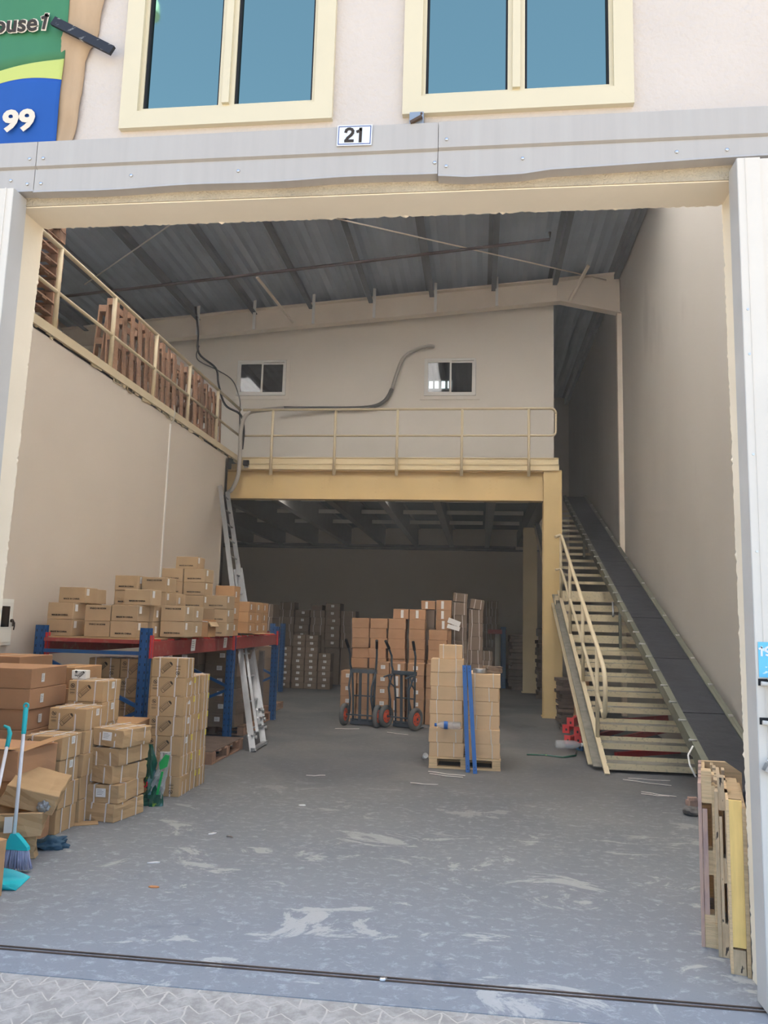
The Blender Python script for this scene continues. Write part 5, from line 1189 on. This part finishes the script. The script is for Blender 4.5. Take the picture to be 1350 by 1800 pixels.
def dustpan():
    e = empty('dustpan', (-2.82, 4.62, 0)); e.rotation_euler = (0, 0, R(12)); tag(e, 'turquoise long-handled dustpan on the floor below the broom', 'dustpan')
    b = MB(); bm = b.bm; n = 14; rows = []
    for k in range(n + 1):
        v = k / n; x = -.14 + v * .30; hh = .045 * (1 - v) ** .8 + .004 + .024 * math.sin(v * 3.1)
        rows.append([bm.verts.new(p) for p in ((x, -.12, hh), (x, -.112, .006), (x, 0, .004), (x, .112, .006), (x, .12, hh))])
    for A, B in zip(rows, rows[1:]):
        for i in range(4): f = bm.faces.new((A[i], A[i + 1], B[i + 1], B[i])); f.smooth = True
    bm.faces.new(rows[0])
    o = b.build('pan', 'teal', e); s = o.modifiers.new('t', 'SOLIDIFY'); s.thickness = .004
    t = MB(); t.tube([(-.10, .05, .06), (-.115, .18, .35), (-.15, .42, .74)], .011, 12); t.build('pole', 'pole', e)
    t = MB(); t.tube([(-.148, .41, .72), (-.155, .46, .80), (-.17, .47, .835), (-.20, .46, .85)], [.014, .015, .012, .008], 10); t.build('grip', 'teal', e)
dustpan()
def cloth():
    b = MB(); bm = b.bm; bmesh.ops.create_icosphere(bm, subdivisions=4, radius=.08)
    for v in bm.verts:
        p = v.co.copy(); n_ = noise.fractal(p * 16, .6, 2.2, 4); r2 = noise.noise(p * 40)
        v.co = Vector((p.x * 1.45, p.y * .95, max(-.02, p.z * .62))) * (1 + .45 * n_ + .22 * r2)
        if p.x < -.02: v.co.z *= .45; v.co.x *= 1.25
    for f in bm.faces: f.smooth = True
    o = b.build('cleaning_cloth', 'cloth', None, (-2.90, 5.38, .022)); o.rotation_euler = (0, 0, .35); tag(o, 'crumpled slate-blue cloth dropped on the floor by the crushed cartons', 'cloth')
cloth()
def film_bag():
    e = empty('plastic_bag', (-2.72, 6.72, 0)); tag(e, 'green printed plastic sack standing beside the crooked carton pile', 'bag')
    def crumple(cx, w, h, seed, top=0.5, amp=.25):
        b = MB(); prof = []; bm = b.bm; n = 20; rows = []
        for k in range(17):
            v = k / 16; r = w * (1 - v * (1 - top)) * (1 + .12 * math.sin(v * 9 + seed)); ring = []
            for i in range(n):
                a = 2 * math.pi * i / n; p = Vector((math.cos(a), math.sin(a), v * 3))
                q = r * (1 + amp * noise.noise(p * 2.1 + Vector((seed, 0, 0)))); ring.append(bm.verts.new((cx + q * math.cos(a) + .03 * math.sin(v * 4 + seed), q * math.sin(a) * .75, v * h)))
            rows.append(ring)
        for A, B in zip(rows, rows[1:]):
            for i in range(n): bm.faces.new((A[i], A[(i + 1) % n], B[(i + 1) % n], B[i]))
        bm.faces.new(rows[0][::-1]); bm.faces.new(rows[-1]); return b
    crumple(-.05, .085, .50, 1, .3, .6).build('green_sack', 'green_film', e)
    crumple(.035, .065, .44, 4, .65, .5).build('clear_sack', 'clear_film', e)
    b = MB(); b.prism([(.05, .30), (.11, .33), (.125, .42), (.09, .43), (.04, .36)], 'y', -.06, -.045); b.prism([(.03, .1), (.05, .1), (.085, .29), (.065, .29)], 'y', -.066, -.058); b.build('bright_print', 'green_b', e)
    text('lettering', 'J', .075, 'b_yellow', e, (-.105, -.085, .18), bold=.003); text('lettering', 'U', .06, 'redprint', e, (-.06, -.088, .18), bold=.003)
film_bag()

# ---------------------------------------------------------------- wall fittings and cables
e = empty('meter_box', (XL + .0, 7.12, 1.27)); tag(e, 'off-white electrical panel box with keys on the left wall by the door', 'electrical box')
b = MB(); b.box(0, .04, -.33, .27, 0, .45, bev=.004); b.build('box_body', 'panelbox', e); b = MB(); b.box(.04, .052, -.30, .235, .03, .42, bev=.003); b.build('door', 'panelbox', e)
b = MB(); b.box(.052, .055, .06, .19, .18, .38); b.build('window_pane', 'darkglass', e)
b = MB(); b.lathe([(.016, 0), (.016, .02)], 12, 'x', (.052, .225, .24)); b.tube([(.08, .225, .24), (.08, .245, .19), (.078, .24, .15)], .006, 6); b.box(.075, .08, .21, .255, .185, .225); b.build('key', 'ink', e)
b = MB(); b.box(0, .018, -.014, .014, 0, 2.5); o = b.build('wall_conduit', 'white', None, (XL, 11.05, 1.95)); tag(o, 'slim white cable trunking running down the left wall', 'conduit')
t = MB(); t.tube([(XL + .02, 11.05, 4.45), (XL + .03, 11.10, 4.52), (XL + .04, 11.12, 4.62), (XL + .03, 11.08, 4.75)], .007, 6); o = t.build('wall_cable', 'conduit'); tag(o, 'thin cable rising from the white trunking to the loft', 'cable')
def smooth(pts, n=6):
    P = [Vector(p) for p in pts]; P = [P[0]] + P + [P[-1]]; out = []
    for i in range(1, len(P) - 2):
        for k in range(n):
            t = k / n; a, b_, c, d = P[i - 1], P[i], P[i + 1], P[i + 2]
            out.append(.5 * ((2 * b_) + (-a + c) * t + (2 * a - 5 * b_ + 4 * c - d) * t * t + (-a + 3 * b_ - 3 * c + d) * t ** 3))
    out.append(P[-1]); return out
e = empty('flexible_conduit', (-3.0, 15.5, 5.9)); tag(e, 'thick grey flexible conduit winding from the office wall down the corner', 'conduit')
o_ = Vector((3.0, -15.5, -5.9))
pts = [Vector(p) + o_ for p in ((-.96, 15.55, 7.225), (-1.05, 15.5, 7.22), (-1.284, 15.5, 7.165), (-1.57, 15.5, 6.99), (-1.70, 15.5, 6.68), (-1.80, 15.5, 6.32))]
MB().tube(smooth(pts), .034, 10).build('conduit_run', 'conduit', e)
pts2 = [Vector(p) + o_ for p in ((-1.80, 15.5, 6.32), (-1.95, 15.5, 6.06), (-2.3, 15.5, 5.93), (-3.2, 15.48, 5.91), (-4.0, 15.3, 5.87))]
MB().tube(smooth(pts2), .04, 10).build('taped_run', 'conduit_d', e)
pts3 = [Vector(p) + o_ for p in ((-4.0, 15.3, 5.87), (-4.3, 14.9, 5.72), (-4.46, 14.36, 5.50), (-4.55, 14.3, 5.2), (-4.55, 14.3, 4.7), (-4.56, 14.3, 4.3), (-4.66, 14.3, 4.02), (-4.8, 14.3, 3.92))]
MB().tube(smooth(pts3), .04, 10).build('conduit_run', 'conduit', e)
t = MB(); t.tube(smooth([(-5.93, 15.1, 8.0), (-5.86, 15.15, 7.5), (-5.83, 15.2, 7.03), (-5.45, 15.2, 6.70), (-5.3, 15.0, 6.3), (-5.0, 14.6, 5.75), (-4.62, 14.4, 5.5), (-4.52, 14.36, 5.2), (-4.53, 14.36, 4.8)]), .022, 8); o = t.build('black_cable', 'cable'); tag(o, 'black cable dropping from the roof beam to the mezzanine corner', 'cable')
t = MB(); t.tube(smooth([(-5.95, 15.5, 7.3), (-5.97, 15.5, 7.0), (-5.5, 15.5, 6.75), (-5.15, 15.45, 6.5), (-4.9, 15.2, 6.0), (-4.66, 14.5, 5.5), (-4.6, 14.42, 5.0), (-4.55, 14.4, 4.6)]), .012, 8); o = t.build('grey_cable', 'conduit_d'); tag(o, 'thin grey cable beside the black one on the office wall', 'cable')
e = empty('flood_light', (-4.43, 14.38, 4.50)); tag(e, 'small black flood light fixed at the left end of the mezzanine edge', 'light')
b = MB(); b.box(-.055, .055, -.07, -.02, -.02, .08, bev=.005); b.build('lamp_body', 'cable', e); b = MB(); b.box(-.04, .04, -.04, .03, -.05, -.025, Matrix.Rotation(.4, 3, 'X')); b.box(-.015, .015, -.03, .06, -.03, .0); b.build('bracket', 'alu', e)
for (x, z) in ((-1.02 + .12, 7.5), (-1.02 + .12, 7.27), (-.29, 7.52), (-.29, 7.28)):
    pass

# ---------------------------------------------------------------- strap offcuts and scraps on the floor
scr = [((-.52, 8.86), (-.12, 8.72), 'long white strap offcut in front of the mid-floor pallet'), ((-.50, 8.74), (-.14, 8.62), 'second white strap offcut just nearer than the long one'),
       ((-1.56, 8.35), (-1.75, 8.3), 'pale strap offcut on the floor between ladder and mid pallet'), ((-.66, 8.20), (-.38, 8.18), 'curled white strap loop in the middle of the floor'),
       ((1.55, 8.95), (2.0, 8.75), 'thin white strap offcut at the foot of the stairs'), ((1.62, 9.05), (2.05, 9.02), 'bent white strap offcut under the lowest tread'), ((1.62, 8.35), (1.92, 8.2), 'thin strap offcut left of the conveyor foot'), ((1.6, 8.25), (1.85, 8.2), 'short strap offcut crossing another left of the conveyor foot'),
       ((-1.30, 11.75), (-.98, 11.60), 'white strap offcut by the right hand truck wheel'), ((-2.1, 11.9), (-1.75, 12.0), 'white strap offcut by the left hand truck wheel')]
for (a, c, lab) in scr:
    a = Vector((*a, .006)); c = Vector((*c, .006)); m_ = (a + c) / 2 + Vector((.0, -.05, .004)); t = MB(); t.tube(smooth([a, a.lerp(m_, .5) + Vector((0, -.02, .006)), m_, c.lerp(m_, .5), c]), .004, 6); o = t.build('strap_offcut', 'strap'); tag(o, lab, 'strap', 'strap offcuts on the floor')
for (x, y, m_, lab) in [(-1.90, 4.75, 'orange', 'orange-brown wood splinter on the near floor'), (-2.08, 5.20, 'label', 'torn white paper scrap on the near left floor'), (-1.95, 5.95, 'label', 'white paper sliver on the floor in line with the dustpan'), (-1.80, 5.90, 'steel', 'thin silver offcut beside the white paper sliver'), (-1.50, 7.0, 'label', 'tiny white scrap between the carton piles and mid floor')]:
    b = MB(); q = random.Random(int(x * 100 + y * 10)); b.prism([(q.uniform(.02, .05) * math.cos(a), q.uniform(.008, .02) * math.sin(a)) for a in (0, 1.1, 2.2, 3.3, 4.4, 5.4)], 'z', 0, .006); o = b.build('floor_scrap', m_, None, (x, y, .001)); o.rotation_euler = (0, 0, q.uniform(0, 3)); tag(o, lab, 'scrap', 'scraps on the floor')
hz = bpy.data.materials.new('dusty_air'); hz.use_nodes = True; nt = hz.node_tree; nt.nodes.clear(); o_ = nt.nodes.new('ShaderNodeOutputMaterial'); v_ = nt.nodes.new('ShaderNodeVolumeScatter')
v_.inputs['Color'].default_value = (.9, .95, 1, 1); v_.inputs['Density'].default_value = 0.0055; v_.inputs['Anisotropy'].default_value = 0.2; nt.links.new(v_.outputs[0], o_.inputs['Volume']); M['haze'] = hz
b = MB(); b.box(XF + .01, XR - .01, YI + .3, YB - .01, .01, 7.9); o = b.build('dusty_haze', 'haze'); o['kind'] = 'stuff'; tag(o, 'thin dusty haze filling the air of the warehouse hall', 'haze')  # haze volume added to imitate lens veil lifting the dark areas
sc.cycles.volume_bounces = 1
print('CARTONS', N_CARTONS[0])
